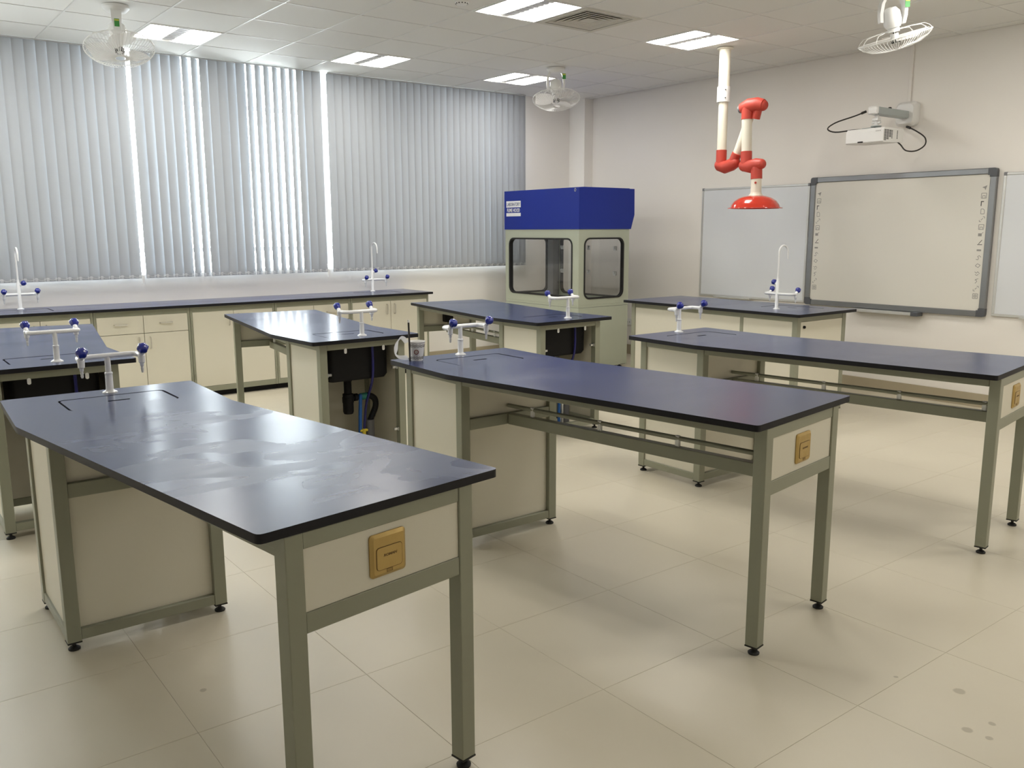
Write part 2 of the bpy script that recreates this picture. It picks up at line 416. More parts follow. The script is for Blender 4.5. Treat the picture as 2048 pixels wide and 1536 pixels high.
# walls
WZ0, WZ1, WX0, WX1 = 1.16, 3.30, -3.4, 4.08     # window opening
wb = MB()
wb.box(XL - 0.2, XR + 0.2, YW, YW + 0.22, 0, WZ0); wb.box(XL - 0.2, XR + 0.2, YW, YW + 0.22, WZ1, H + 0.2)
wb.box(XL - 0.2, WX0, YW, YW + 0.22, WZ0, WZ1); wb.box(WX1, XR + 0.2, YW, YW + 0.22, WZ0, WZ1)
struct(wb.build('wall_back', 'wall_back'))
struct(MB().box(XR, XR + 0.2, YN - 0.2, YW, 0, H + 0.2).build('wall_right', 'wall'))
struct(MB().box(XL - 0.2, XL, YN - 0.2, YW, 0, H + 0.2).build('wall_left', 'wall'))
struct(MB().box(XL, XR, YN - 0.2, YN, 0, H + 0.2).build('wall_near', 'wall'))
struct(MB().box(4.97, XR, 2.19, YW, 0, H + 0.003).build('wall_corner', 'wall_back'))
struct(MB().box(XR - 0.012, XR, YN, 2.19, 0, 0.122, 0.002).build('baseboard_right', 'skirting'))
bb = MB().box(2.42, 4.97, YW - 0.012, YW, 0, 0.122, 0.002).box(4.958, 4.97, 2.178, YW - 0.012, 0, 0.122, 0.002).box(4.97, XR - 0.012, 2.178, 2.19, 0, 0.122, 0.002)
struct(bb.build('baseboard_back', 'skirting'))
# window band behind the blinds
wf = MB()
y0, y1 = YW + 0.07, YW + 0.12
wf.box(WX0, WX1, y0, y1, WZ0, WZ0 + 0.02); wf.box(WX0, WX1, y0, y1, WZ1 - 0.05, WZ1); wf.box(WX0, WX0 + 0.05, y0, y1, WZ0 + 0.05, WZ1 - 0.05); wf.box(WX1 - 0.05, WX1, y0, y1, WZ0 + 0.05, WZ1 - 0.05)
for z in (1.385, 2.805): wf.box(WX0 + 0.05, WX1 - 0.05, y0, y1, z - 0.02, z + 0.02)
MULL = [-2.2, -1.3, -0.30, 0.50, 1.50, 2.3, 3.2]
for x in MULL: wf.box(x - 0.012, x + 0.012, y0 + 0.002, y1 - 0.002, WZ0 + 0.05, WZ1 - 0.05)
wf.box(WX0, WX1, YW + 0.02, YW + 0.07, WZ0, WZ0 + 0.012)
win = struct(wf.build('window_1', 'window_frame'))
xs = [WX0 + 0.05] + MULL + [WX1 - 0.05]
for a, b in zip(xs[:-1], xs[1:]):
    for (za, zb) in ((WZ0 + 0.05, 1.36), (1.41, 2.78), (2.83, WZ1 - 0.05)):
        MB().box(a + 0.018, b - 0.018, YW + 0.094, YW + 0.098, za, zb).build('pane', 'pane_glass', win)
# conduit down to the projector mount
struct(MB().box(XR - 0.016, XR, -2.068, -2.040, 2.70, H + 0.002, 0.003).build('trim_1', 'wall'))

# ================================================================== CEILING FITTINGS
def make_light():
    root = thing('ceiling_light', '', 'ceiling light')
    h = CP / 2 - 0.008
    fr = MB()
    fr.prism(rrect(0, 0, 2 * h, 2 * h, 0.004, 1), -0.004, 0.004, rrect(0, 0, 2 * h - 0.03, 2 * h - 0.03, 0.004, 1))
    fr.box(-h + 0.002, h - 0.002, -h + 0.002, h - 0.002, 0.07, 0.075)
    for a in (-1, 1): fr.box(a * (h - 0.008), a * (h - 0.002), -h + 0.002, h - 0.002, 0.004, 0.07); fr.box(-h + 0.002, h - 0.002, a * (h - 0.008), a * (h - 0.002), 0.004, 0.07)
    fr.build('housing', 'white_plastic', root)
    lv = MB().box(-0.053, 0.053, -h + 0.016, h - 0.016, 0.006, 0.03, 0.003)
    for k in range(9): lv.box(-0.054, 0.054, -0.24 + k * 0.06 - 0.002, -0.24 + k * 0.06 + 0.002, 0.002, 0.008)
    lv.build('louver', 'lamp_louver', root)
    for s in (-1, 1):
        d = MB(); n = 8; x0, x1 = 0.056, h - 0.020
        vs = []; fs = []
        for k in range(n + 1):
            t = k / n; x = x0 + (x1 - x0) * t; z = -0.008 * math.sin(PI * t) + 0.003
            yy = h - 0.017 - 0.045 * (2 * t - 1) ** 2
            vs += [(s * x, -yy, z), (s * x, yy, z)]
        for k in range(n): fs.append((2 * k, 2 * k + 1, 2 * k + 3, 2 * k + 2))
        d.add(vs, fs); d.build('diffuser', 'lamp_glow', root)
    return root
proto = make_light()
LL = {(-1, 2): 'twin-panel ceiling light beside the fan in front of the half-open blind', (2, 2): 'twin-panel ceiling light above the gap between the half-open blind and the wide closed blind',
      (5, 2): 'twin-panel ceiling light beside the fan near the corner column', (2, -2): 'twin-panel ceiling light right beside the square air vent', (5, -2): 'twin-panel ceiling light next to the pole of the red extraction arm'}
first = True
for c in LIGHTS + LIGHTS_OFF:
    if (c[0] + 0.5) * CP < XL or (c[1] + 0.5) * CP < YN: continue
    o = proto if first else copy_tree(proto); first = False
    o.location = ((c[0] + 0.5) * CP, (c[1] + 0.5) * CP, H + 0.001)
    if c in LL: tag(o, LL[c], 'ceiling light', 'twin-panel ceiling lights')
    else: tag(o, 'twin-panel recessed ceiling light far from vent and window blinds', 'ceiling light', 'ceiling lights over the rest of the lab')

# square air diffuser
v = thing('air_vent', 'square four-way ceiling air vent with dark nested slots', 'air vent', ((VENT[0] + 0.5) * CP, (VENT[1] + 0.5) * CP, H + 0.001))
h = CP / 2 - 0.008
MB().prism(rrect(0, 0, 2 * h, 2 * h, 0.004, 1), -0.003, 0.004, rrect(0, 0, 2 * h - 0.10, 2 * h - 0.10, 0.004, 1)).build('frame', 'vent_white', v)
MB().box(-h + 0.01, h - 0.01, -h + 0.01, h - 0.01, 0.075, 0.08).build('duct', 'dark_void', v)
for k in range(5):
    a = h - 0.062 - k * 0.044; m = MB(); b = a - 0.052
    vs = []
    for (q, z) in ((a, -0.001), (b, 0.034), (b - 0.002, 0.035), (a - 0.020, 0.001)):
        vs += [(-q, -q, z), (q, -q, z), (q, q, z), (-q, q, z)]
    fs = []
    for r in range(4):
        r2 = (r + 1) % 4
        for i in range(4): fs.append((r * 4 + i, r * 4 + (i + 1) % 4, r2 * 4 + (i + 1) % 4, r2 * 4 + i))
    m.add(vs, fs); m.build('louver', 'vent_white', v)
MB().box(-0.05, 0.05, -0.05, 0.05, 0.0, 0.004).build('centre_plate', 'vent_white', v)
sd = thing('smoke_detector', 'small round smoke detector on the ceiling', 'smoke detector', (1.008, -0.83, H))
MB().lathe([(0.05, 0.002), (0.05, -0.012), (0.04, -0.026), (0.02, -0.030), (0.0001, -0.030)], 24).build('base', 'white_plastic', sd)
m = MB()
for k in range(12):
    a = 2 * PI * k / 12; m.box(0.040, 0.046, -0.004, 0.004, -0.024, -0.014, 0, Matrix.Rotation(a, 4, 'Z'))
m.build('slot', 'dark_void', sd)

# orbit fans
def make_fan(name, label, loc, tilt, yaw, arm_yaw, face_out=False, drop=0.0):
    t = thing(name, label, 'ceiling fan', loc, 0.0, 'white orbit ceiling fans')
    A = Matrix.Rotation(arm_yaw, 4, 'Z')
    m = MB(A); m.lathe([(0.095, 0.0), (0.095, -0.018), (0.07, -0.045), (0.05, -0.05), (0.0001, -0.05)], 28); m.build('ceiling_plate', 'white_plastic', t)
    for s in (-1, 1):                       # the two legs of the yoke
        m = MB(A)
        prof = [(s * 0.050, -0.02, 0.075), (s * 0.082, -0.09, 0.07), (s * 0.086, -0.16, 0.052), (s * 0.078, -0.215, 0.045)]
        vs = []; fs = []
        for (x, z, w) in prof: vs += [(x - 0.011, -w / 2, z), (x + 0.011, -w / 2, z), (x + 0.011, w / 2, z), (x - 0.011, w / 2, z)]
        for i in range(len(prof) - 1):
            for k in range(4): fs.append((i * 4 + k, i * 4 + (k + 1) % 4, (i + 1) * 4 + (k + 1) % 4, (i + 1) * 4 + k))
        fs += [(0, 1, 2, 3), tuple(range(len(vs) - 4, len(vs)))]
        m.add(vs, fs); m.build('yoke_arm', 'white_plastic', t)
    m = MB(A)
    if face_out: m.box(0.0970, 0.0985, -0.017, 0.017, -0.165, -0.110, 0)
    else: m.box(-0.017, 0.017, -0.0420, -0.0405, -0.115, -0.060, 0, Matrix.Translation((0.0838, 0, 0)))
    lb = m.build('energy_label', 'sticker_green', t); lb['label'] = 'green and yellow energy label'
    m = MB(A)
    if face_out: m.box(0.0986, 0.0990, -0.015, 0.015, -0.126, -0.114)
    else: m.box(0.0690, 0.0986, -0.0428, -0.0421, -0.076, -0.064)
    m.build('label_band', 'sticker_yellow', lb)
    B = Matrix.Translation((0, 0, -0.19)) @ Euler((tilt, yaw, 0)).to_matrix().to_4x4()
    m = MB(B); m.lathe([(0.0001, 0.085), (0.035, 0.08), (0.058, 0.05), (0.062, 0.0), (0.060, -0.03), (0.048, -0.055), (0.0001, -0.057)], 28); m.build('motor', 'white_plastic', t)
    m = MB(B); m.lathe([(0.040, -0.057), (0.040, -0.085), (0.0001, -0.086)], 24); m.build('neck', 'white_plastic', t)
    zc = -0.125
    R0 = 0.245
    m = MB(B)                                # wire guard
    def wire(pts, r): m.tube(pts, r, 5, False)
    for k in range(64):
        a = 2 * PI * k / 64; c, s_ = math.cos(a), math.sin(a)
        wire([(c * r, s_ * r, z) for r, z in ((0.035, zc - 0.082), (0.10, zc - 0.078), (0.165, zc - 0.064), (0.215, zc - 0.036), (R0 - 0.004, zc - 0.012), (R0, zc))], 0.0016)
    for k in range(12):
        a = 2 * PI * k / 12; c, s_ = math.cos(a), math.sin(a)
        wire([(c * r, s_ * r, z) for r, z in ((0.035, zc + 0.048), (0.12, zc + 0.052), (0.20, zc + 0.045), (0.228, zc + 0.025), (R0, zc))], 0.0016)
    for (r, z, q) in ((R0, zc, 0.004), (0.12, zc + 0.052, 0.0018), (0.035, zc - 0.082, 0.003), (0.036, zc + 0.048, 0.002)):
        wire([(r * math.cos(2 * PI * k / 48), r * math.sin(2 * PI * k / 48), z) for k in range(49)], q)
    m.build('wire_guard', 'white_plastic', t)
    for k in range(3):                       # blades
        m = MB(B @ Matrix.Rotation(2 * PI * k / 3 + 0.4, 4, 'Z')); vs = []; fs = []
        for i in range(7):
            r = 0.03 + (0.215 - 0.03) * i / 6; w = 0.045 + 0.15 * math.sin(PI * min(1, 0.12 + 0.62 * i / 6)) if i else 0.045
            for q in (-1, 0, 1): vs.append((r, q * w / 2 + 0.012 * i / 6, zc - 0.005 + q * 0.018 + 0.004 * (1 - abs(q))))
        for i in range(6):
            for q in (0, 1): fs.append((i * 3 + q, i * 3 + q + 1, (i + 1) * 3 + q + 1, (i + 1) * 3 + q))
        m.add(vs, fs); m.build('blade', 'fan_blade', t)
    m = MB(B); m.lathe([(0.0001, zc + 0.03), (0.028, zc + 0.03), (0.030, zc - 0.02), (0.016, zc - 0.035), (0.0001, zc - 0.037)], 20); m.build('hub', 'white_plastic', t)
    m = MB(B)
    for k in range(10):
        a = 2 * PI * k / 10; m.box(0.019, 0.0325, -0.0028, 0.0028, zc - 0.034, zc - 0.006, 0, Matrix.Rotation(a, 4, 'Z'))
    m.build('hub_vent', 'dark_void', t)
    m = MB(B); m.cyl((0, 0, zc + 0.03), (0, 0, -0.086), 0.008, 10); m.build('shaft', 'cable_black', t)
    return t
make_fan('orbit_fan', 'white orbit ceiling fan in front of the gap beside the half-open blind', (-0.97, 0.82, H), rad(-20), rad(3), rad(-104), True)
make_fan('orbit_fan', 'white orbit ceiling fan near the corner column above the fume hood', (3.30, 0.80, H), rad(-14), rad(9), rad(-38))
make_fan('orbit_fan', 'white orbit ceiling fan tilted sideways near the projector', (3.30, -2.87, H), rad(-4), rad(-17), rad(-38))

# ================================================================== BLINDS
def blind(label, xa, n, pitch, ang, jit, strong=(), cord=True, closed=()):
    w = 0.108; yb = YW - 0.062; top = H - 0.001; bot = 1.127
    t = thing('vertical_blind', label, 'blind', (xa, yb, bot), 0, 'grey vertical blinds over the window')
    MB().box(0, n * pitch, -0.016, 0.016, top - bot - 0.012, top - bot, 0.002).build('headrail', 'headrail', t)
    ht = top - bot - 0.012
    for k in range(n):
        a = ang + random.uniform(-jit, jit)
        if k in strong: a = rad(37) + random.uniform(-0.05, 0.05)
        if k in closed: a = rad(6)
        m = MB(Matrix.Rotation(a, 4, 'Z')); vs = []; fs = []; J = 6
        for z in (0.0, 0.04, ht * 0.5, ht):
            for i in range(J + 1):
                u = i / J * 2 - 1; vs.append((u * w / 2, 0.006 * (u * u - 0.5), z))
        for r in range(3):
            for i in range(J): fs.append((r * (J + 1) + i, r * (J + 1) + i + 1, (r + 1) * (J + 1) + i + 1, (r + 1) * (J + 1) + i))
        m.add(vs, fs); s = m.build('slat', 'blind_fabric', t, ((k + 0.5) * pitch, 0, 0))
        mw = MB(Matrix.Rotation(a, 4, 'Z')); mw.box(-w / 2 + 0.004, w / 2 - 0.004, -0.0015, 0.0035, 0.002, 0.034); mw.build('weight', 'headrail', s)
    pts = []
    for k in range(n):
        for i in range(6):
            u = i / 6; pts.append(((k + u + 0.0) * pitch, -0.036, 0.034 - 0.020 * math.sin(PI * u)))
    MB().tube(pts, 0.0016, 4).build('bead_chain', 'white_plastic', t)
    if cord:
        MB().tube([(n * pitch + 0.012, -0.005, 0.02), (n * pitch + 0.014, -0.005, ht)], 0.002, 5).build('pull_cord', 'white_plastic', t)
        MB().box(n * pitch + 0.004, n * pitch + 0.026, -0.012, 0.004, -0.055, 0.03, 0.002).build('cord_weight', 'white_plastic', t)
    return t
blind('closed grey vertical blind behind the tall faucet, beside the half-open blind', -2.420, 21, 0.0905, rad(8), rad(4))
blind('half-open grey vertical blind with bright gaps between its slats', -0.470, 21, 0.0900, rad(17.5), rad(2.5), strong=(5, 6, 12, 13, 14, 15, 16, 17), closed=(8, 9, 19, 20))
blind('wide closed grey vertical blind ending near the fume hood', 1.496, 30, 0.0895, rad(4.5), rad(3), cord=False)

# ================================================================== LAB TABLES
TOP = [(-.380, .285), (-.407, -.300), (-.155, -1.900), (.605, -1.790), (.367, -.300), (.385, .285)]
def inset_round(poly, r=0.018, n=3):
    """round the corners of a polygon"""
    out = []
    N = len(poly)
    for i in range(N):
        p = Vector(poly[i]); a = Vector(poly[i - 1]); b = Vector(poly[(i + 1) % N])
        da = (a - p).normalized(); db = (b - p).normalized()
        for k in range(n + 1):
            t = k / n; q0 = p + da * r * (1 - t); q1 = p + db * r * t
            out.append(tuple((p + da * r * (1 - t) ** 2 + db * r * t ** 2)))
    return out
def two_tone(me):
    me.materials.clear(); me.materials.append(MATS['navy_laminate']); me.materials.append(MATS['black_edge'])
    for p in me.polygons: p.material_index = 0 if p.normal.z > 0.9 else 1
LX0, LX1, LY0, LY1 = -0.200, 0.215, -0.130, 0.130       # sink lid opening
def lid_parts(root, T, cx, cy, w, d, rot90=False):
    """lid with a finger slot, sits in an opening of the worktop"""
    gx, gy = (0.0028, 0.009) if rot90 else (0.009, 0.0028)
    m = MB(T)
    sl = rrect(cx, cy, 0.085, 0.020, 0.005, 2) if not rot90 else rrect(cx, cy, 0.020, 0.085, 0.005, 2)
    m.prism(rrect(cx, cy, w - 2 * gx, d - 2 * gy, 0.026, 4), ZT - 0.009, ZT - 0.0012, sl)
    me = m.mesh('sink_lid'); two_tone(me); return link('sink_lid', me, root)

def make_table(label, mir):
    t = thing('lab_table', label, 'lab table', (0, 0, 0), 0, 'six bent navy-topped lab tables')
    T = Matrix.Diagonal((1, mir, 1, 1))
    # worktop
    m = MB(T); m.prism(inset_round(TOP), ZT - TH, ZT, rrect((LX0 + LX1) / 2, (LY0 + LY1) / 2, LX1 - LX0, LY1 - LY0, 0.03, 4))
    me = m.mesh('tabletop'); two_tone(me); link('tabletop', me, t)
    lid_parts(t, T, (LX0 + LX1) / 2, (LY0 + LY1) / 2, LX1 - LX0, LY1 - LY0)
    zf = ZT - TH - 0.001; zr = zf - 0.042
    x0, x1, y0, y1 = -0.31, 0.30, -0.285, 0.235; q = 0.05
    posts = [(x0, y0), (x1 - q, y0), (x0, y1 - q), (x1 - q, y1 - q)]
    def foot(x, y, up):
        m = MB(T @ Matrix.Translation((x, y, 0))); m.lathe([(0.021, 0.0), (0.022, 0.006), (0.014, 0.013), (0.007, 0.015), (0.007, up + 0.004)], 16)
        m.box(-0.0255, 0.0255, -0.0255, 0.0255, up - 0.005, up); m.build('foot', 'rubber', t)
    ZB = 0.036
    for (px, py) in posts:
        m = MB(T); m.box(px, px + q, py, py + q, ZB, zf, 0.002); m.build('leg', 'frame_paint', t); foot(px + q / 2, py + q / 2, ZB)
    def rail(*a): m = MB(T); m.box(*a, 0.002); return m.build('rail', 'frame_paint', t)
    # cabinet rails: top, bottom
    for (ya, yb) in ((y0 + 0.002, y0 + 0.042), (y1 - 0.042, y1 - 0.002)):
        rail(x0 + q, x1 - q, ya, yb, zr, zf); rail(x0 + q, x1 - q, ya, yb, ZB + 0.004, ZB + 0.046)
    for (xa, xb) in ((x0 + 0.002, x0 + 0.042), (x1 - 0.042, x1 - 0.002)):
        rail(xa, xb, y0 + q, y1 - q, zr, zf); rail(xa, xb, y0 + q, y1 - q, ZB + 0.004, ZB + 0.046)
    rail(x0 + q, x1 - q, y0 + 0.002, y0 + 0.042, 0.600, 0.655)
    def panel(*a): m = MB(T); m.box(*a, 0.001); return m.build('panel', 'cream_panel', t)
    for xa in (x0 + 0.010, x1 - 0.022): panel(xa, xa + 0.012, y0 + q, y1 - q, ZB + 0.046, zr)
    panel(x0 + q, x1 - q, y0 + 0.024, y0 + 0.036, ZB + 0.046, 0.600); panel(x0 + q, x1 - q, y0 + 0.024, y0 + 0.036, 0.655, zr)
    # leg end frame, rotated with the bent half of the top
    u = Vector((0.158, -0.987)); v = Vector((0.987, 0.150)).normalized()
    LA = Vector((-0.068, -1.862)); LB = Vector((0.478, -1.778))
    v = (LB - LA).normalized(); u = Vector((v.y, -v.x))
    def fr(a, z): return (a.x, a.y, z)
    RT = lambda c: T @ basis((c.x, c.y, 0), (v.x, v.y, 0), (-u.x, -u.y, 0))
    for c in (LA, LB):
        m = MB(RT(c)); m.box(-q / 2, q / 2, -q / 2, q / 2, ZB, zf, 0.002); m.build('leg', 'frame_paint', t)
        m = MB(RT(c)); m.lathe([(0.021, 0.0), (0.022, 0.006), (0.014, 0.013), (0.007, 0.015), (0.007, ZB + 0.004)], 16); m.box(-0.0255, 0.0255, -0.0255, 0.0255, ZB - 0.005, ZB); m.build('foot', 'rubber', t)
    Wd = (LB - LA).length; F0 = RT(LA)
    def erail(za, zb): m = MB(F0); m.box(q / 2, Wd - q / 2, -0.022, 0.018, za, zb, 0.002); m.build('rail', 'frame_paint', t)
    erail(zr, zf); erail(0.615, 0.668)
    m = MB(F0); m.box(q / 2, Wd - q / 2, -0.018, -0.006, 0.668, zr, 0.001); m.build('end_panel', 'cream_panel', t)
    # long aprons and stretcher
    def beam(name, p0, p1, w, za, zb, mat='frame_paint'):
        m = MB(T); m.beam((p0[0], p0[1], (za + zb) / 2), (p1[0], p1[1], (za + zb) / 2), w, zb - za, 0.002); m.build(name, mat, t)
    e = 0.026
    beam('apron', (x0 + 0.022, y0 - 0.001), (LA.x - u.x * e, LA.y - u.y * e), 0.04, zr, zf)
    beam('apron', (x1 - 0.022, y0 - 0.001), (LB.x - u.x * e, LB.y - u.y * e), 0.04, zr, zf)
    mid = (LA + LB) / 2
    S0 = Vector((-0.008, y0 - 0.001)); S1 = Vector((mid.x - u.x * 0.024, mid.y - u.y * 0.024))
    beam('stretcher', S0, S1, 0.04, 0.600, 0.655)
    m = MB(T); m.cyl((S0.x, S0.y + 0.02, 0.692), (S1.x, S1.y + 0.004, 0.692), 0.0105, 12); m.build('service_pipe', 'frame_paint', t)
    for k in range(4):
        c = S0.lerp(S1, (0.10, 0.38, 0.66, 0.94)[k]); m = MB(T @ Matrix.Translation((c.x, c.y, 0)))
        m.box(-0.007, 0.007, -0.012, 0.012, 0.655, 0.705, 0.003); m.build('pipe_clip', 'white_plastic', t)
    # floor box style power outlet in the end panel
    po = MB(F0 @ basis((Wd / 2, -0.018, 0.752), (1, 0, 0), (0, 0, 1)))
    oc = [(Wd / 2), 0.752]
    OT = F0 @ basis((Wd / 2, -0.018, 0.752), (1, 0, 0), (0, 0, 1))
    m = MB(OT); n = 24
    A = rrect(0, 0, 0.116, 0.116, 0.010, 4); Bp = rrect(0, 0, 0.098, 0.098, 0.006, 4); N = len(A)
    vs = [(x, y, 0.0) for x, y in A] + [(x, y, 0.004) for x, y in A] + [(x, y, 0.010) for x, y in Bp]
    fs = [tuple(range(N))] + [(i, (i + 1) % N, N + (i + 1) % N, N + i) for i in range(N)] + [(N + i, N + (i + 1) % N, 2 * N + (i + 1) % N, 2 * N + i) for i in range(N)] + [tuple(range(2 * N, 3 * N))]
    m.add(vs, fs); po = m.build('power_outlet', 'brass', t, angle=20); po['label'] = 'square brass pop-up power outlet'
    m = MB(OT); m.prism(rrect(0, -0.008, 0.084, 0.062, 0.009, 4), 0.010, 0.0112, rrect(0, -0.008, 0.0815, 0.0595, 0.008, 4)); m.build('lid_seam', 'brass_dark', po)
    m = MB(OT); m.prism(rrect(0, -0.008, 0.081, 0.059, 0.008, 4), 0.0098, 0.0116); m.build('outlet_lid', 'brass', po)
    m = MB(OT)
    for yy in (-0.041, -0.0445, -0.048): m.box(-0.009, 0.009, yy - 0.0005, yy + 0.0005, 0.010, 0.0107)
    for xx in (-0.009, 0.009): m.box(xx - 0.0005, xx + 0.0005, -0.049, -0.040, 0.010, 0.0107)
    m.build('thumb_latch', 'brass_dark', po)
    if mir > 0: text_obj('lettering', 'ROMAN', 0.0095, 'brass_dark', po, OT @ Matrix.Translation((0.002, -0.001, 0.0118)), bold=0.0003, shear=0.15, sx=1.25, depth=0.0006)
    m = MB(F0); m.box(Wd / 2 - 0.045, Wd / 2 + 0.045, -0.006, 0.055, 0.70, 0.80, 0.004); m.build('back_box', 'black_plastic', po)
    # sink basin and plumbing under the open end
    m = MB(T); bx0, bx1, by0, by1 = -0.208, 0.223, -0.165, 0.150; zb = 0.605; zt_ = ZT - TH - 0.002
    vs = []; fs = []
    R0 = rrect((bx0 + bx1) / 2, (by0 + by1) / 2, bx1 - bx0, by1 - by0, 0.035, 4); R1 = rrect((bx0 + bx1) / 2, (by0 + by1) / 2, bx1 - bx0 - 0.03, by1 - by0 - 0.03, 0.03, 4)
    Ri = rrect((bx0 + bx1) / 2, (by0 + by1) / 2, bx1 - bx0 - 0.02, by1 - by0 - 0.02, 0.03, 4); Rj = rrect((bx0 + bx1) / 2, (by0 + by1) / 2, bx1 - bx0 - 0.05, by1 - by0 - 0.05, 0.03, 4); N = len(R0)
    loops = [[(x, y, zt_) for x, y in Ri], [(x, y, zt_) for x, y in R0], [(x, y, zb + 0.025) for x, y in R0], [(x, y, zb) for x, y in R1]]
    inner = [[(x, y, zt_) for x, y in Ri], [(x, y, zb + 0.012) for x, y in Rj]]
    allv = sum(loops, []) + inner[1]
    for a in range(3): fs += [(a * N + i, a * N + (i + 1) % N, (a + 1) * N + (i + 1) % N, (a + 1) * N + i) for i in range(N)]
    fs.append(tuple(3 * N + i for i in range(N))); fs += [(i, (i + 1) % N, 4 * N + (i + 1) % N, 4 * N + i) for i in range(N)]; fs.append(tuple(4 * N + i for i in range(N)))
    m.add(allv, fs); m.build('sink_basin', 'black_plastic', t)
    m = MB(T @ Matrix.Translation((-0.010, 0.0, 0)))
    m.lathe([(0.034, 0.606), (0.034, 0.585), (0.026, 0.575), (0.026, 0.495), (0.036, 0.492), (0.036, 0.470), (0.039, 0.468), (0.039, 0.435), (0.036, 0.430), (0.036, 0.372), (0.030, 0.356), (0.0001, 0.354)], 20); m.build('bottle_trap', 'black_plastic', t)
    m = MB(T); m.cyl((0.02, 0, 0.462), (0.095, 0, 0.462), 0.018, 14); m.lathe([(0.026, -0.012), (0.026, 0.012)], 14, Matrix.Translation((0.045, 0, 0.462)) @ Matrix.Rotation(PI / 2, 4, 'Y')); m.build('trap_outlet', 'black_plastic', t)
    m = MB(T); m.lathe([(0.024, -0.022), (0.024, 0.022)], 14, Matrix.Translation((0.105, 0, 0.462)) @ Matrix.Rotation(PI / 2, 4, 'Y')); m.build('hose_clamp', 'teal_tape', t)
    m = MB(T); m.tube([(0.11, 0, 0.462), (0.15, 0, 0.462), (0.190, 0, 0.435), (0.196, 0, 0.385), (0.172, 0, 0.33), (0.148, 0, 0.285)], 0.021, 12, True, 4); m.build('drain_hose', 'black_plastic', t)
    m = MB(T); m.cyl((0.145, 0, 0.0), (0.145, 0, 0.295), 0.033, 18); m.build('waste_pipe', 'grey_pipe', t)
    m = MB(T); m.tube([(0.060, 0.02, 0.0), (0.062, 0.02, 0.25), (0.072, 0.02, 0.45), (0.078, 0.01, 0.47)], 0.0125, 10, True, 4); m.build('supply_hose', 'blue_hose', t)
    m = MB(T); m.tube([(0.095, 0.165, 0.87), (0.095, 0.160, 0.62), (0.100, 0.05, 0.42), (0.088, 0.03, 0.24)], 0.0085, 10, True, 5); m.build('supply_hose', 'navy_hose', t)
    m = MB(T); m.cyl((0.086, 0.03, 0.0), (0.086, 0.03, 0.222), 0.010, 10); m.build('floor_stub', 'steel', t)
    m = MB(T); m.box(0.056, 0.116, 0.022, 0.038, 0.222, 0.240, 0.005); m.lathe([(0.013, 0.20), (0.014, 0.244)], 12, Matrix.Translation((0.086, 0.03, 0))); m.build('valve', 'yellow_valve', t)
    # door hardware left on the open end
    for (hx, hz, s) in ((x0 + q, 0.670, 1), (x1 - q, 0.676, -1), (x1 - q, 0.255, -1)):
        m = MB(T); m.box(hx, hx + s * 0.010, y1 - 0.040, y1 - 0.010, hz - 0.012, hz + 0.012, 0.002); m.box(hx + s * 0.010, hx + s * 0.034, y1 - 0.032, y1 - 0.016, hz - 0.008, hz + 0.008, 0.002); m.build('hinge', 'steel', t)
    for cx in (-0.132, 0.142):
        m = MB(T); m.prism(rrect(0, 0, 0.018, 0.034, 0.0085, 4), 0, 0.004, None, basis((cx, y1 - 0.0015, zr - 0.012), (1, 0, 0), (0, 0, 1))); m.build('door_catch', 'white_plastic', t)
    return t
TABLES = {}
near = make_table('bent navy lab table with smeared wipe marks beside the cream cabinets under the blinds', 1)
far = make_table('bent navy lab table with open sink plumbing facing the paper cup', -1)
def put(o, x, y, label): o.location = (x, y, 0); o['label'] = label; return o
put(near, -1.965, -2.640, 'bent navy lab table with pale wipe smears over its glossy top')
put(copy_tree(near), -0.165, -2.655, 'bent navy lab table with the paper cup on its sink end')
put(copy_tree(near), 1.565, -2.700, 'bent navy lab table standing next to the demonstration bench')
put(far, -0.178, -1.160, 'bent navy lab table with open sink plumbing facing the paper cup')
put(copy_tree(far), -1.965, -1.160, 'bent navy lab table behind the smeared one, below the tall faucet')
put(copy_tree(far), 1.605, -1.160, 'bent navy lab table directly in front of the fume hood')

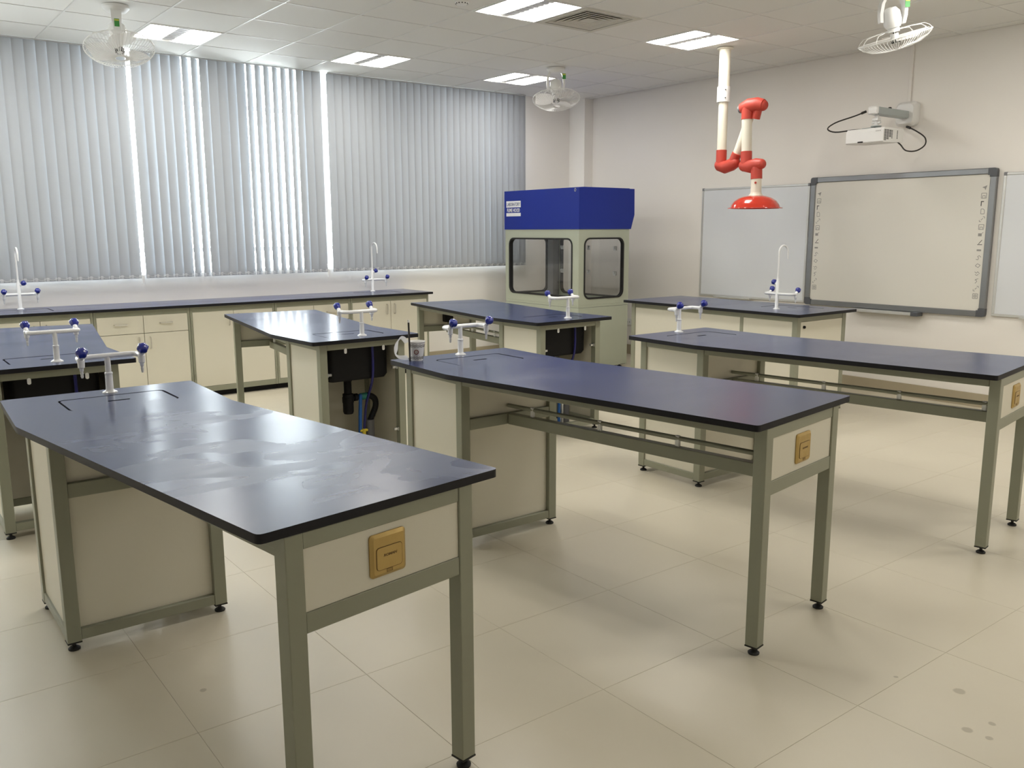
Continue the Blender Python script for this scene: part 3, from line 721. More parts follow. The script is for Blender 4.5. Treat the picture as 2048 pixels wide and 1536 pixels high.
# ================================================================== FAUCETS
def knob(M, par):
    """five-lobed hand knob, axis along +z of M"""
    m = MB(M); seg = 30; prof = [(0.0001, 0.0), (0.012, 0.0), (0.017, 0.006), (0.0225, 0.020), (0.0215, 0.034), (0.015, 0.041), (0.0001, 0.042)]
    vs = []; fs = []; n = len(prof)
    for k in range(seg):
        a = 2 * PI * k / seg
        for (r, z) in prof:
            rr = r * (1 + 0.085 * math.cos(6 * a)) if r > 0.013 else r; vs.append((rr * math.cos(a), rr * math.sin(a), z))
    for k in range(seg):
        k2 = (k + 1) % seg
        for i in range(n - 1): fs.append((k * n + i, k2 * n + i, k2 * n + i + 1, k * n + i + 1))
    m.add(vs, fs); return m.build('knob', 'knob_blue', par, angle=50)
def valve_end(x, y, z, par, out=(0, -1)):
    """angled valve with a knob and a hose nozzle, arm comes from behind"""
    d = Vector((out[0], out[1], 0)).normalized()
    m = MB(); m.tube([(x - d.x * 0.01, y - d.y * 0.01, z), (x, y, z), (x + d.x * 0.006, y + d.y * 0.006, z - 0.012)], [0.013, 0.0155, 0.0135], 12)
    m.cyl((x, y, z), (x + d.x * 0.024, y + d.y * 0.024, z + 0.024), 0.012, 12, 0.011)
    m.lathe([(0.0145, 0.0), (0.0135, -0.030), (0.0085, -0.033), (0.0080, -0.044), (0.0065, -0.046)], 14, Matrix.Translation((x + d.x * 0.004, y + d.y * 0.004, z)))
    b = m.build('valve_body', 'white_enamel', par)
    m = MB(Matrix.Translation((x + d.x * 0.004, y + d.y * 0.004, z))); m.lathe([(0.0065, -0.044), (0.0055, -0.052), (0.0068, -0.055), (0.0052, -0.062), (0.0062, -0.065), (0.0040, -0.074), (0.0020, -0.074)], 12); m.build('nozzle', 'clear_plastic', par)
    ax = (d + Vector((0, 0, 1))).normalized(); q = ax.to_track_quat('Z', 'Y').to_matrix().to_4x4()
    knob(Matrix.Translation((x + d.x * 0.017, y + d.y * 0.017, z + 0.017)) @ q, par)
def arm(par, z, half, reach):
    """C-shaped cross arm; its two ends turn towards -y and carry valves"""
    P = [(-half, -reach, z), (-half, -reach * 0.55, z)] + [(-half + 0.028 * (1 - math.cos(a)), -0.028 + 0.028 * math.sin(a), z) for a in [rad(15 * k) for k in range(7)]] 
    P += [(-p[0], p[1], z) for p in P[::-1]]
    MB().tube(P, 0.0115, 12).build('cross_arm', 'white_enamel', par)
    for s in (-1, 1): valve_end(s * half, -reach, z, par)
def low_faucet(label):
    t = thing('low_faucet', label, 'faucet', (0, 0, 0), 0, 'low two-valve white lab faucets')
    MB().lathe([(0.031, 0.0), (0.030, 0.004), (0.018, 0.010), (0.0155, 0.014), (0.0150, 0.078), (0.0165, 0.080), (0.0165, 0.086), (0.0120, 0.088), (0.0115, 0.160), (0.0001, 0.162)], 20).build('column', 'white_enamel', t)
    arm(t, 0.158, 0.118, 0.075); return t
def tall_faucet(label):
    t = thing('tall_faucet', label, 'faucet', (0, 0, 0), 0, 'tall gooseneck white lab faucets')
    MB().lathe([(0.029, 0.0), (0.028, 0.005), (0.017, 0.010), (0.0150, 0.014), (0.0140, 0.235), (0.0105, 0.240), (0.0105, 0.262), (0.0001, 0.262)], 20).build('column', 'white_enamel', t)
    arm(t, 0.130, 0.130, 0.075)
    P = [(0, 0, 0.25), (0, 0, 0.36), (0, 0, 0.476)] + [(0, -0.062 + 0.062 * math.cos(a), 0.476 + 0.062 * math.sin(a)) for a in [rad(12 * k) for k in range(1, 16)]] + [(0, -0.126, 0.44), (0, -0.128, 0.424)]
    MB().tube(P, [0.0078] * (len(P) - 2) + [0.0065, 0.0055], 12).build('gooseneck', 'white_enamel', t)
    ax = Vector((0.85, -0.15, 0.5)).normalized(); q = ax.to_track_quat('Z', 'Y').to_matrix().to_4x4()
    MB().cyl((0, 0, 0.205), tuple(Vector((0, 0, 0.205)) + ax * 0.030), 0.011, 12).build('valve_body', 'white_enamel', t)
    knob(Matrix.Translation(Vector((0, 0, 0.205)) + ax * 0.026) @ q, t)
    return t
lf = low_faucet('')
FA = [(-1.945, -2.440, 0, 'low white faucet with blue knobs on the smeared lab table'), (-0.140, -2.445, 0, 'low white faucet with blue knobs next to the paper cup'),
      (1.600, -2.480, 0, 'low white faucet with blue knobs near the demonstration bench'), (-0.145, -1.310, PI, 'low white faucet above the open sink plumbing'),
      (-1.945, -1.310, PI, 'low white faucet on the table behind the smeared lab table'), (1.640, -1.310, PI, 'low white faucet with blue knobs in front of the fume hood')]
for k, (x, y, r, lab) in enumerate(FA):
    o = lf if k == 0 else copy_tree(lf); o.location = (x, y, ZT); o.rotation_euler = (0, 0, r); o['label'] = lab
tf = tall_faucet('')
FB = [(-1.575, 2.352, 0, 'tall gooseneck faucet in front of the closed blind'), (1.930, 2.352, 0, 'tall gooseneck faucet below the wide closed blind'), (3.520, -1.870, PI / 2, 'tall gooseneck faucet on the demonstration bench before the whiteboard')]
for k, (x, y, r, lab) in enumerate(FB):
    o = tf if k == 0 else copy_tree(tf); o.location = (x, y, ZT); o.rotation_euler = (0, 0, r); o['label'] = lab

# ================================================================== BENCH UNDER THE WINDOW
YF = YW - 0.60                     # cabinet fronts
bt = thing('bench_worktop', 'long dark worktop on the cream cabinets below the blinds', 'worktop', (0, 0, 0))
BX0, BX1 = -2.78, 2.402
segs = [(-2.78, -1.10, -1.60), (-1.10, 1.40, None), (1.40, BX1, 1.87)]
for (a, b, lx) in segs:
    m = MB(); out = [(a + 0.0006, YW - 0.65), (b - 0.0006, YW - 0.65), (b - 0.0006, YW - 0.001), (a + 0.0006, YW - 0.001)]
    m.prism(out, ZT - TH, ZT, rrect(lx, YW - 0.345, 0.46, 0.30, 0.03, 4) if lx is not None else None)
    me = m.mesh('worktop_board'); two_tone(me); link('worktop_board', me, bt)
    if lx is not None: lid_parts(bt, Matrix(), lx, YW - 0.345, 0.46, 0.30)
def cabinet(xa, xb, kind, label):
    t = thing('base_cabinet', label, 'cabinet', (xa, YF, 0), 0, 'cream base cabinets under the window bench')
    w = xb - xa; D = 0.575; z1 = ZT - TH - 0.001; z0 = 0.055; p = 0.022; g = 0.0015
    def part(n, mt, *a, c=0.0015): m = MB(); m.box(*a, c); return m.build(n, mt, t)
    for (a, b) in ((g, p), (w - p, w - g)): part('stile', 'frame_paint', a, b, 0.0, 0.04, z0, z1)
    part('top_rail', 'frame_paint', p, w - p, 0.002, 0.04, z1 - 0.050, z1); part('bottom_rail', 'frame_paint', p, w - p, 0.002, 0.04, z0, z0 + 0.05)
    for (a, b) in ((g, 0.016), (w - 0.016, w - g)): part('side_panel', 'cream_panel', a, b, 0.04, D, z0, z1)
    part('base_panel', 'cream_panel', 0.016, w - 0.016, 0.04, D, z0, z0 + 0.016)
    part('plinth', 'black_plastic', g, w - g, 0.045, 0.065, 0.0, z0)
    zt = z1 - 0.052; zb = z0 + 0.052; hw = w / 2
    if kind == 'drawers':
        for s in (0, 1):
            a = p + 0.002 if s == 0 else hw + 0.002; b = hw - 0.002 if s == 0 else w - p - 0.002
            d = part('drawer', 'cream_panel', a, b, 0.003, 0.021, zt - 0.160, zt); cx = (a + b) / 2
            m = MB(); m.tube([(cx - 0.055, 0.004, zt - 0.075), (cx - 0.052, -0.020, zt - 0.075), (cx + 0.052, -0.020, zt - 0.075), (cx + 0.055, 0.004, zt - 0.075)], 0.0055, 8); m.build('handle', 'grey_handle', d)
        zt -= 0.164
    for s in (0, 1):
        a = p + 0.002 if s == 0 else hw + 0.002; b = hw - 0.002 if s == 0 else w - p - 0.002
        d = part('door', 'cream_panel', a, b, 0.003, 0.021, zb, zt); hx = b - 0.045 if s == 0 else a + 0.045
        m = MB(); m.tube([(hx, 0.004, zt - 0.035), (hx, -0.020, zt - 0.040), (hx, -0.020, zt - 0.135), (hx, 0.004, zt - 0.140)], 0.0055, 8); m.build('handle', 'grey_handle', d)
        for hz in (zb + 0.10, zt - 0.10):
            xx = a - 0.012 if s == 0 else b + 0.002
            m = MB(); m.cyl((xx + 0.005, 0.0, hz - 0.03), (xx + 0.005, 0.0, hz + 0.03), 0.005, 8); m.build('hinge', 'frame_paint', d)
    return t
cabinet(-2.765, -1.925, 'doors', 'cream two-door cabinet at the hidden far end of the window bench')
cabinet(-1.925, -1.090, 'doors', 'cream cabinet below the worktop sink beside the closed blind')
cabinet(-1.090, -0.255, 'drawers', 'cream cabinet with two drawers over two doors behind the smeared table')
cabinet(-0.255, 0.575, 'doors', 'cream two-door cabinet between the two drawer cabinets')
cabinet(0.575, 1.408, 'drawers', 'cream cabinet with drawers next to the end sink cabinet')
cabinet(1.408, 2.372, 'doors', 'cream two-door cabinet at the open end of the window bench')

# ================================================================== DEMONSTRATION BENCH
dm = thing('demonstration_bench', 'closed cream demonstration bench with dark top and tall faucet', 'lab bench', (0, 0, 0))
m = MB(); m.prism(inset_round([(3.215, -2.305), (4.050, -2.305), (4.050, -0.325), (3.215, -0.325)], 0.015), ZT - TH, ZT, rrect(3.745, -1.87, 0.30, 0.46, 0.03, 4))
me = m.mesh('worktop'); two_tone(me); link('worktop', me, dm); lid_parts(dm, Matrix(), 3.745, -1.87, 0.30, 0.46, True)
gx0, gx1, gy0, gy1 = 3.285, 3.985, -2.245, -0.375; q = 0.05; zf = ZT - TH - 0.001; zr = zf - 0.045; ZB = 0.036
GY = [gy0, -1.705, -1.05 - q / 2, gy1 - q]
def dp(n, mt, *a, c=0.002): m = MB(); m.box(*a, c); return m.build(n, mt, dm)
for gx in (gx0, gx1 - q):
    for gy in (gy0, gy1 - q):
        dp('leg', 'frame_paint', gx, gx + q, gy, gy + q, ZB, zf)
        m = MB(Matrix.Translation((gx + q / 2, gy + q / 2, 0))); m.lathe([(0.021, 0.0), (0.022, 0.006), (0.014, 0.013), (0.007, 0.015), (0.007, ZB + 0.004)], 16); m.box(-0.0255, 0.0255, -0.0255, 0.0255, ZB - 0.005, ZB); m.build('foot', 'rubber', dm)
    for za, zb in ((zr, zf), (ZB + 0.004, ZB + 0.046)): dp('rail', 'frame_paint', gx + 0.004, gx + 0.046, gy0 + q, gy1 - q, za, zb)
    dp('mullion', 'frame_paint', gx + 0.004, gx + 0.046, -1.705, -1.670, ZB + 0.046, zr)
    for (ya, yb) in ((gy0 + q, -1.705), (-1.670, gy1 - q)): dp('panel', 'cream_panel', gx + (0.008 if gx == gx0 else 0.028), gx + (0.020 if gx == gx0 else 0.040), ya, yb, ZB + 0.046, zr, c=0.001)
for gy in (gy0, gy1 - q):
    for za, zb in ((zr, zf), (ZB + 0.004, ZB + 0.046)): dp('rail', 'frame_paint', gx0 + q, gx1 - q, gy + 0.004, gy + 0.046, za, zb)
dd = dp('door', 'cream_panel', gx0 + q + 0.002, gx1 - q - 0.002, gy0 + 0.004, gy0 + 0.022, ZB + 0.048, zr - 0.002, c=0.0015)
m = MB(); m.lathe([(0.012, 0.0), (0.012, 0.012), (0.009, 0.015), (0.0001, 0.015)], 14, Matrix.Translation((gx0 + q + 0.045, gy0 + 0.004, zr - 0.045)) @ Matrix.Rotation(PI / 2, 4, 'X')); m.build('door_knob', 'black_plastic', dd)
dp('panel', 'cream_panel', gx0 + q, gx1 - q, gy1 - 0.022, gy1 - 0.010, ZB + 0.046, zr, c=0.001)

# ================================================================== FUME HOOD
fh = thing('fume_hood', 'laboratory fume hood with blue header and grey-green body', 'fume hood', (0, 0, 0))
hx0, hx1, hy0, hy1 = 3.570, 4.335, 0.720, 2.035; zb, zs, zh, zt = 0.035, 0.722, 1.577, 2.022
def hp(n, mt, *a, c=0.002): m = MB(); m.box(*a, c); return m.build(n, mt, fh)
hp('lower_cabinet', 'hood_green', hx0, hx1, hy0, hy1, zb, zs - 0.002, c=0.004)
hp('work_surface', 'hood_green', hx0, hx1, hy0, hy1, zs + 0.001, zs + 0.03)
hp('seam', 'grey_plastic', hx0 + 0.003, hx1 - 0.003, hy0 + 0.003, hy1 - 0.003, zs - 0.002, zs + 0.001, c=0)
for fx in (hx0 + 0.06, hx1 - 0.06):
    for fy in (hy0 + 0.06, hy1 - 0.06): m = MB(Matrix.Translation((fx, fy, 0))); m.lathe([(0.026, 0.0), (0.026, 0.012), (0.012, 0.016), (0.012, zb + 0.004)], 16); m.build('foot', 'rubber', fh)
m = MB(); m.box(hx1 - 0.10, hx1 - 0.03, hy0 - 0.001, hy0 + 0.002, zb + 0.002, zb + 0.006); m.build('kick_seam', 'dark_void', fh)
th = 0.03
def wall_with_window(name, Tm, w, hgt, wx, wz, ww, wh, glass=True):
    """sheet wall of w x hgt in the plane of Tm (x across, y up), with a rounded gasketed window"""
    R = rrect(wx, wz, ww, wh, 0.075, 6)
    m = MB(Tm); m.prism([(0, 0), (w, 0), (w, hgt), (0, hgt)], -th, 0.0, R); o = m.build(name, 'hood_green', fh)
    m = MB(Tm); m.prism(rrect(wx, wz, ww + 0.018, wh + 0.018, 0.084, 6), -th - 0.004, 0.006, rrect(wx, wz, ww - 0.018, wh - 0.018, 0.066, 6)); m.build('gasket', 'rubber', o)
    if glass: m = MB(Tm); m.prism(rrect(wx, wz, ww - 0.016, wh - 0.016, 0.067, 6), -0.018, -0.014); m.build('pane', 'hood_glass', o)
    return o
HT = zh - zs - 0.03
# front faces -x, near side faces -y, far side +y
wall_with_window('front_wall', basis((hx0, hy1 - th, zs + 0.03), (0, -1, 0), (0, 0, 1)), hy1 - hy0 - 2 * th, HT, (hy1 - th) - 1.392, 1.155 - zs - 0.03, 1.125, 0.635)
wall_with_window('side_wall', basis((hx0, hy0, zs + 0.03), (1, 0, 0), (0, 0, 1)), hx1 - hx0, HT, 3.950 - hx0, 1.149 - zs - 0.03, 0.590, 0.655)
wall_with_window('side_wall', basis((hx1, hy1, zs + 0.03), (-1, 0, 0), (0, 0, 1)), hx1 - hx0, HT, hx1 - 3.930, 1.149 - zs - 0.03, 0.560, 0.655)
wall_with_window('back_wall', basis((hx1, hy0 + th, zs + 0.03), (0, 1, 0), (0, 0, 1)), hy1 - hy0 - 2 * th, HT, 1.325 - hy0 - th, 1.150 - zs - 0.03, 1.09, 0.690)
hp('corner_post', 'grey_plastic', 4.200, hx1 - th - 0.006, 1.895, hy1 - th - 0.006, zs + 0.034, zh - 0.02, c=0.002)
m = MB(); m.box(4.2035, 4.2085, hy0 + th + 0.01, 1.88, zs + 0.034, zh - 0.02); m.build('clear_baffle', 'hood_glass', fh)
for by in (0.80, 1.24, 1.715):
    for bz in (1.362, 1.078):
        m = MB(); m.box(4.186, 4.203, by - 0.022, by + 0.022, bz - 0.024, bz + 0.024, 0.003); m.box(4.176, 4.187, by - 0.008, by + 0.016, bz - 0.008, bz + 0.022, 0.002); m.build('baffle_bracket', 'steel', fh)
m = MB(); pts = [(hx0 - 0.008, zh), (hx0 - 0.008, zt), (4.398, zt), (4.404, 1.735), (4.352, zh)]
m.prism([(x, z) for x, z in pts], 0.0, hy1 - hy0 + 0.016, None, basis((0, hy1 + 0.008, 0), (1, 0, 0), (0, 0, 1))); hd = m.build('header', 'hood_blue', fh)
hp('roof_lip', 'hood_blue', hx0 + 0.1, 4.38, hy0 + 0.05, hy1 - 0.05, zt, zt + 0.008)
m = MB(); m.tube([(hx0 - 0.011 , 0.775 + 0.012 * math.cos(a), 1.995 + 0.016 * math.sin(a)) for a in [2 * PI * k / 16 for k in range(17)]], 0.0028, 6); m.build('lifting_eye', 'steel', hd)
SX = hx0 - 0.0085
def plate(n, mt, ya, yb, za, zb_): m = MB(); m.box(SX - 0.001, SX, ya, yb, za, zb_); return m.build(n, mt, hd)
plate('label_plate', 'sticker_white', 1.728, 2.003, 1.832, 1.906); plate('label_bar', 'sticker_white', 1.728, 2.003, 1.730, 1.768)
MT = lambda y, z: basis((SX - 0.0015, y, z), (0, -1, 0), (0, 0, 1))
text_obj('lettering', 'LABORATORY', 0.056, 'sticker_navy', hd, MT(1.866, 1.866), bold=0.0004, sx=0.70)
text_obj('lettering', 'FUME HOOD', 0.058, 'sticker_white', hd, MT(1.866, 1.797), bold=0.0014, sx=0.72)

# ================================================================== BOARDS ON THE RIGHT WALL
def rightT(y, z, off=0.0): return basis((XR - off, y, z), (0, -1, 0), (0, 0, 1))    # x runs along -y, y up, normal -x
def whiteboard(label, ya, yb, za, zb_):
    t = thing('whiteboard', label, 'whiteboard', (XR, (ya + yb) / 2, za)); w = abs(yb - ya); h = zb_ - za
    T = basis((0, max(ya, yb) - (ya + yb) / 2, 0), (0, -1, 0), (0, 0, 1))
    m = MB(T); m.box(0.012, w - 0.012, 0.012, h - 0.012, 0.002, 0.016); m.build('panel', 'whiteboard', t)
    for (a, b, c, d) in ((0, w, 0, 0.022), (0, w, h - 0.022, h), (0, 0.024, 0.022, h - 0.022), (w - 0.024, w, 0.022, h - 0.022)):
        m = MB(T); m.box(a, b, c, d, 0.001, 0.022, 0.003); m.build('frame_bar', 'alu_light', t)
    for cx in (0.014, w - 0.014):
        m = MB(T); m.box(cx - 0.014, cx + 0.014, h - 0.026, h + 0.004, 0.001, 0.025, 0.004); m.build('corner_cap', 'grey_plastic', t)
    m = MB(T); m.box(0.25, min(0.75, w - 0.1), -0.006, 0.010, 0.02, 0.075, 0.003); m.build('pen_tray', 'alu_light', t)
    return t
whiteboard('plain whiteboard on the wall behind the demonstration bench faucet', 0.322, -1.080, 0.815, 2.026)
whiteboard('plain whiteboard on the wall beyond the interactive board from the bench', -2.945, -4.35, 0.820, 2.036)
ib = thing('interactive_board', 'interactive whiteboard with grey frame and printed icon strips', 'interactive board', (XR, -2.0, 0.805))
iw, ih = 1.800, 1.275
T = basis((-0.026, 0.900, 0), (0, -1, 0), (0, 0, 1))
m = MB(T); m.box(0.05, iw - 0.05, 0.045, ih - 0.045, -0.020, 0.006); m.build('surface', 'smartboard', ib)
m = MB(T); m.box(0.02, iw - 0.02, 0.02, ih - 0.02, -0.025, -0.020); m.build('back_plate', 'corner_grey', ib)
for (a, b, c, d) in ((0.07, iw - 0.07, 0, 0.052), (0.07, iw - 0.07, ih - 0.052, ih), (0, 0.056, 0.07, ih - 0.07), (iw - 0.056, iw, 0.07, ih - 0.07)):
    m = MB(T); m.box(a, b, c, d, -0.020, 0.018, 0.006); m.build('frame_bar', 'alu', ib)
for (cx, cy) in ((0, 0), (1, 0), (0, 1), (1, 1)):
    x = (0.0 if cx == 0 else iw); y = (0.0 if cy == 0 else ih); sx = 1 if cx == 0 else -1; sy = 1 if cy == 0 else -1
    L = 0.074; wd_ = 0.058
    poly = [(x, y + sy * 0.022), (x + sx * 0.006, y + sy * 0.006), (x + sx * 0.022, y), (x + sx * L, y), (x + sx * L, y + sy * wd_), (x + sx * wd_, y + sy * wd_), (x + sx * wd_, y + sy * L), (x, y + sy * L)]
    m = MB(T); m.prism(poly, -0.021, 0.021); m.build('corner_cap', 'corner_grey', ib)
m = MB(T); m.box(0.555, 1.23, -0.030, -0.002, -0.02, 0.075, 0.004); m.build('pen_tray', 'alu_light', ib)
m = MB(T); m.box(1.165, 1.235, -0.034, 0.004, -0.02, 0.080, 0.004); m.build('tray_cap', 'corner_grey', ib)
def icon(kind, cx, cy, s, mt):
    m = MB(T @ Matrix.Translation((cx, cy, 0.0062))); r = 0.0022 * s / 0.022
    def ln(*pts): 
        for a, b in zip(pts[:-1], pts[1:]):
            a = Vector((*a, 0)); b = Vector((*b, 0)); d = (b - a); n = Vector((-d.y, d.x, 0)).normalized() * r * 0.6
            m.add([tuple(a + n), tuple(b + n), tuple(b - n), tuple(a - n)], [(0, 1, 2, 3)])
    q = s * 0.5
    def sq(k=1.0): ln((-q * k, -q * k), (q * k, -q * k), (q * k, q * k), (-q * k, q * k), (-q * k, -q * k))
    if kind == 'cursor': m.add([(-q, q * .2, 0), (q, q, 0), (q * .4, -q, 0), (0, -q * .2, 0)], [(0, 1, 2, 3)])
    elif kind == 'corner': m.add([(-q, -q, 0), (-q * .65, -q, 0), (-q * .65, q * .65, 0), (q * .2, q * .65, 0), (q * .2, q, 0), (-q, q, 0)], [(0, 1, 2, 3, 4, 5)])
    elif kind == 'page': ln((-q * .7, -q), (q * .7, -q), (q * .7, q * .5), (q * .2, q), (-q * .7, q), (-q * .7, -q))
    elif kind == 'save': sq(); ln((-q * .5, -q), (-q * .5, 0), (q * .5, 0), (q * .5, -q))
    elif kind == 'block': m.add([(-q, -q * .6, 0), (q * .5, -q * .6, 0), (q * .5, q * .6, 0), (-q, q * .6, 0)], [(0, 1, 2, 3)]); ln((q * .5, q * .6), (q, q))
    elif kind == 'pen': m.add([(-q, -q, 0), (q, -q, 0), (q, -q * .75, 0), (-q, -q * .75, 0)], [(0, 1, 2, 3)]); ln((-q * .5, -q * .6), (q * .8, q))
    elif kind == 'bar': m.add([(-q, -q * .35, 0), (q * .8, -q * .35, 0), (q * .8, q * .35, 0), (-q, q * .35, 0)], [(0, 1, 2, 3)])
    elif kind == 'curve': ln((-q, -q * .6), (-q * .2, -q * .8), (q * .1, 0), (-q * .4, q * .6), (q * .3, q), (q, q * .3))
    elif kind == 'diamond': ln((-q, -q * .1), (-q * .2, q * .8), (q, q * .2), (q * .2, -q * .8), (-q, -q * .1))
    elif kind == 'arrow': ln((q * .7, q), (-q * .3, q * .6), (q * .2, -q * .2), (-q * .5, -q)); ln((-q * .6, q * .2), (-q * .3, q * .7))
    elif kind == 'wave': ln((-q, q * .6), (-q * .3, 0), (q * .2, q * .7), (q, -q * .1)); ln((-q * .8, -q * .5), (0, -q * .9), (q * .6, -q * .3))
    elif kind == 'zoom': ln((-q, -q), (-q, -q * .3)); ln((-q, -q), (-q * .3, -q)); ln((q, q), (q, q * .3)); ln((q, q), (q * .3, q)); ln((-q * .4, -q * .4), (q * .4, q * .4))
    else: sq(); sq(0.5); ln((-q * .5, 0), (q * .5, 0))
    return m.build('printed_icon', mt, ib)
KI = [('cursor', 'icon_grey'), ('save', 'icon_grey'), ('corner', 'icon_black'), ('page', 'icon_grey'), ('zoom', 'icon_grey'), ('save', 'icon_grey'), ('block', 'icon_grey'), ('pen', 'icon_black'), ('bar', 'icon_grey'), ('curve', 'icon_grey'), ('diamond', 'icon_grey'), ('wave', 'icon_grey'), ('arrow', 'icon_grey'), ('zoom', 'icon_grey'), ('grid', 'icon_grey')]
for side in (0.098, iw - 0.098):
    for k, (kd, mt) in enumerate(KI): icon(kd, side, ih - 0.165 - k * 0.0665, 0.042, mt)

# ================================================================== PROJECTOR
pm = thing('projector_mount', 'white wall arm holding the projector above the interactive board', 'projector mount', (XR, -2.060, 2.59))
m = MB(basis((-0.001, 0, 0.01), (0, -1, 0), (0, 0, 1)))
A = rrect(0, 0, 0.20, 0.215, 0.045, 5); Bq = rrect(0, 0, 0.16, 0.17, 0.04, 5); N = len(A)
m.add([(x, y, 0.0) for x, y in A] + [(x, y, 0.05) for x, y in A] + [(x, y, 0.085) for x, y in Bq], [tuple(range(N))] + [(i, (i + 1) % N, N + (i + 1) % N, N + i) for i in range(N)] + [(N + i, N + (i + 1) % N, 2 * N + (i + 1) % N, 2 * N + i) for i in range(N)] + [tuple(range(2 * N, 3 * N))])
m.build('wall_plate', 'proj_white', pm)
MB().box(-0.585, -0.086, -0.045, 0.045, -0.032, 0.030, 0.006).build('arm_tube', 'proj_grey', pm)
MB().box(-0.625, -0.586, -0.046, 0.046, -0.034, 0.034, 0.010).build('end_cap', 'proj_white', pm)
MB().lathe([(0.016, 0.030), (0.016, 0.042), (0.010, 0.048), (0.0001, 0.048)], 14, Matrix.Translation((-0.34, 0, 0))).build('arm_screw', 'black_plastic', pm)
m = MB(); m.cyl((-0.545, 0, -0.033), (-0.545, 0, -0.125), 0.018, 14); m.box(-0.575, -0.515, -0.028, 0.028, -0.085, -0.060, 0.004); m.cyl((-0.545, -0.04, -0.10), (-0.545, 0.04, -0.10), 0.010, 10); m.build('drop_post', 'proj_white', pm)
m = MB(); m.lathe([(0.045, -0.126), (0.045, -0.134)], 20, Matrix.Translation((-0.545, 0, 0)))
for k in range(4): a = PI / 4 + k * PI / 2; m.beam((-0.545, 0, -0.137), (-0.545 + 0.12 * math.cos(a), 0.12 * math.sin(a), -0.150), 0.018, 0.005)
m.build('spider_bracket', 'proj_grey', pm)
pj = thing('projector', 'white short-throw projector hanging from the wall arm', 'projector', (4.565, -2.055, 2.305))
m = MB()
prof = [(-0.165, 0.010), (-0.155, 0.0), (0.155, 0.012), (0.165, 0.022), (0.165, 0.115), (0.155, 0.125), (-0.145, 0.125), (-0.165, 0.100)]
m.prism(prof, -0.175, 0.175, None, basis((0, 0, 0), (1, 0, 0), (0, 0, 1))); m.build('housing', 'proj_white', pj)
m = MB()
for (xa, n, c) in ((-0.150, 9, 2), (-0.110, 8, 2), (-0.070, 6, 2), (-0.030, 7, 1), (0.055, 7, 1)):
    for k in range(n): m.box(xa, xa + (0.033 if c == 2 else 0.013), -0.1762, -0.1750, 0.100 - k * 0.0105, 0.100 - k * 0.0105 + 0.006)
m.build('vent_grille', 'dark_void', pj)['kind'] = 'stuff'
m = MB(); m.box(-0.1662, -0.1648, 0.01, 0.06, 0.006, 0.018); m.build('sensor_window', 'dark_void', pj)
m = MB(basis((-0.1656, -0.128, 0.098), (0, -1, 0), (0, 0, 1)))     # small upside-down maker's mark, too small to read
for k in range(6):
    x = -0.024 + k * 0.0085; m.add([(x, -0.005, 0), (x + 0.002, -0.005, 0), (x + 0.006, 0.005, 0), (x + 0.004, 0.005, 0)], [(0, 1, 2, 3)]); m.add([(x + 0.002, -0.005, 0), (x + 0.0055, -0.005, 0), (x + 0.0058, -0.0035, 0), (x + 0.0025, -0.0035, 0)], [(0, 1, 2, 3)])
m.build('maker_mark', 'print_dark', pj)
CO = Vector((XR - 0.56 - 4.565, -2.02 + 2.055, 2.57 - 2.305))
m = MB(Matrix.Translation(CO)); m.tube([(-0.066, 0.026, 0.012), (-0.11, 0.10, -0.02), (-0.17, 0.24, -0.065), (-0.20, 0.30, -0.115), (-0.17, 0.24, -0.148), (-0.10, 0.10, -0.137), (-0.03, 0.03, -0.136)], 0.006, 8, True, 5); cc = m.build('power_cable', 'cable_black', pj)
m = MB(Matrix.Translation(CO)); m.cyl((-0.085, 0.05, 0.0), (-0.0665, 0.012, 0.016), 0.011, 10); m.build('plug', 'cable_black', cc)
CO = Vector((XR - 0.05 - 4.565, -2.07 + 2.055, 2.49 - 2.305))
m = MB(Matrix.Translation(CO)); m.tube([(0.0, -0.005, -0.002), (-0.01, -0.10, -0.05), (-0.02, -0.19, -0.115), (-0.07, -0.22, -0.185), (-0.14, -0.18, -0.235), (-0.24, -0.14, -0.235), (-0.37, -0.16, -0.195), (-0.40, -0.14, -0.168)], 0.006, 8, True, 5); cc = m.build('signal_cable', 'cable_black', pj)
m = MB(Matrix.Translation(CO)); m.cyl((0.0, 0.0, -0.001), (-0.004, -0.04, -0.018), 0.011, 10); m.build('plug', 'cable_black', cc)

off = Vector(pm.location) - Vector(pj.location)
for ch in list(pm.children): ch.parent = pj; ch.location = off
bpy.data.objects.remove(pm); pj['label'] = 'white short-throw projector on a wall arm above the interactive board'
# ================================================================== EXTRACTION ARM
ea = thing('extraction_arm', 'white jointed fume extraction arm with red joints and dome hood', 'extraction arm', (3.90, -0.905, H))
def ep(n, mt, m): return m.build(n, mt, ea)
def rel(y, z, x=0.0): return (x, y + 0.905, z - H)
ep('ceiling_flange', 'warm_white_tube', MB().lathe([(0.075, 0.0), (0.075, -0.012), (0.054, -0.016)], 28))
ep('tube', 'warm_white_tube', MB().cyl(rel(-.905, H - 0.002), rel(-.907, 2.86), 0.052, 24))
cl = ep('collar', 'white_plastic', MB().lathe([(0.060, 2.875 - H), (0.060, 2.738 - H)], 28))
m = MB()
for z in (2.842, 2.770): m.cyl((-0.035, -0.048, z - H), (-0.039, -0.054, z - H), 0.005, 8)
m.build('screw', 'cable_black', cl)
ep('tube', 'warm_white_tube', MB().cyl(rel(-.907, 2.74), rel(-.906, 2.28), 0.044, 24))
def elbow(name, a, b, c, r, cap0=0.0, capn=None):
    """red elbow: from tube end a through b and across to c"""
    m = MB(); m.tube([a, b], r * 1.05, 20); m.sphere(b, r * 1.14, 18, 11); return m
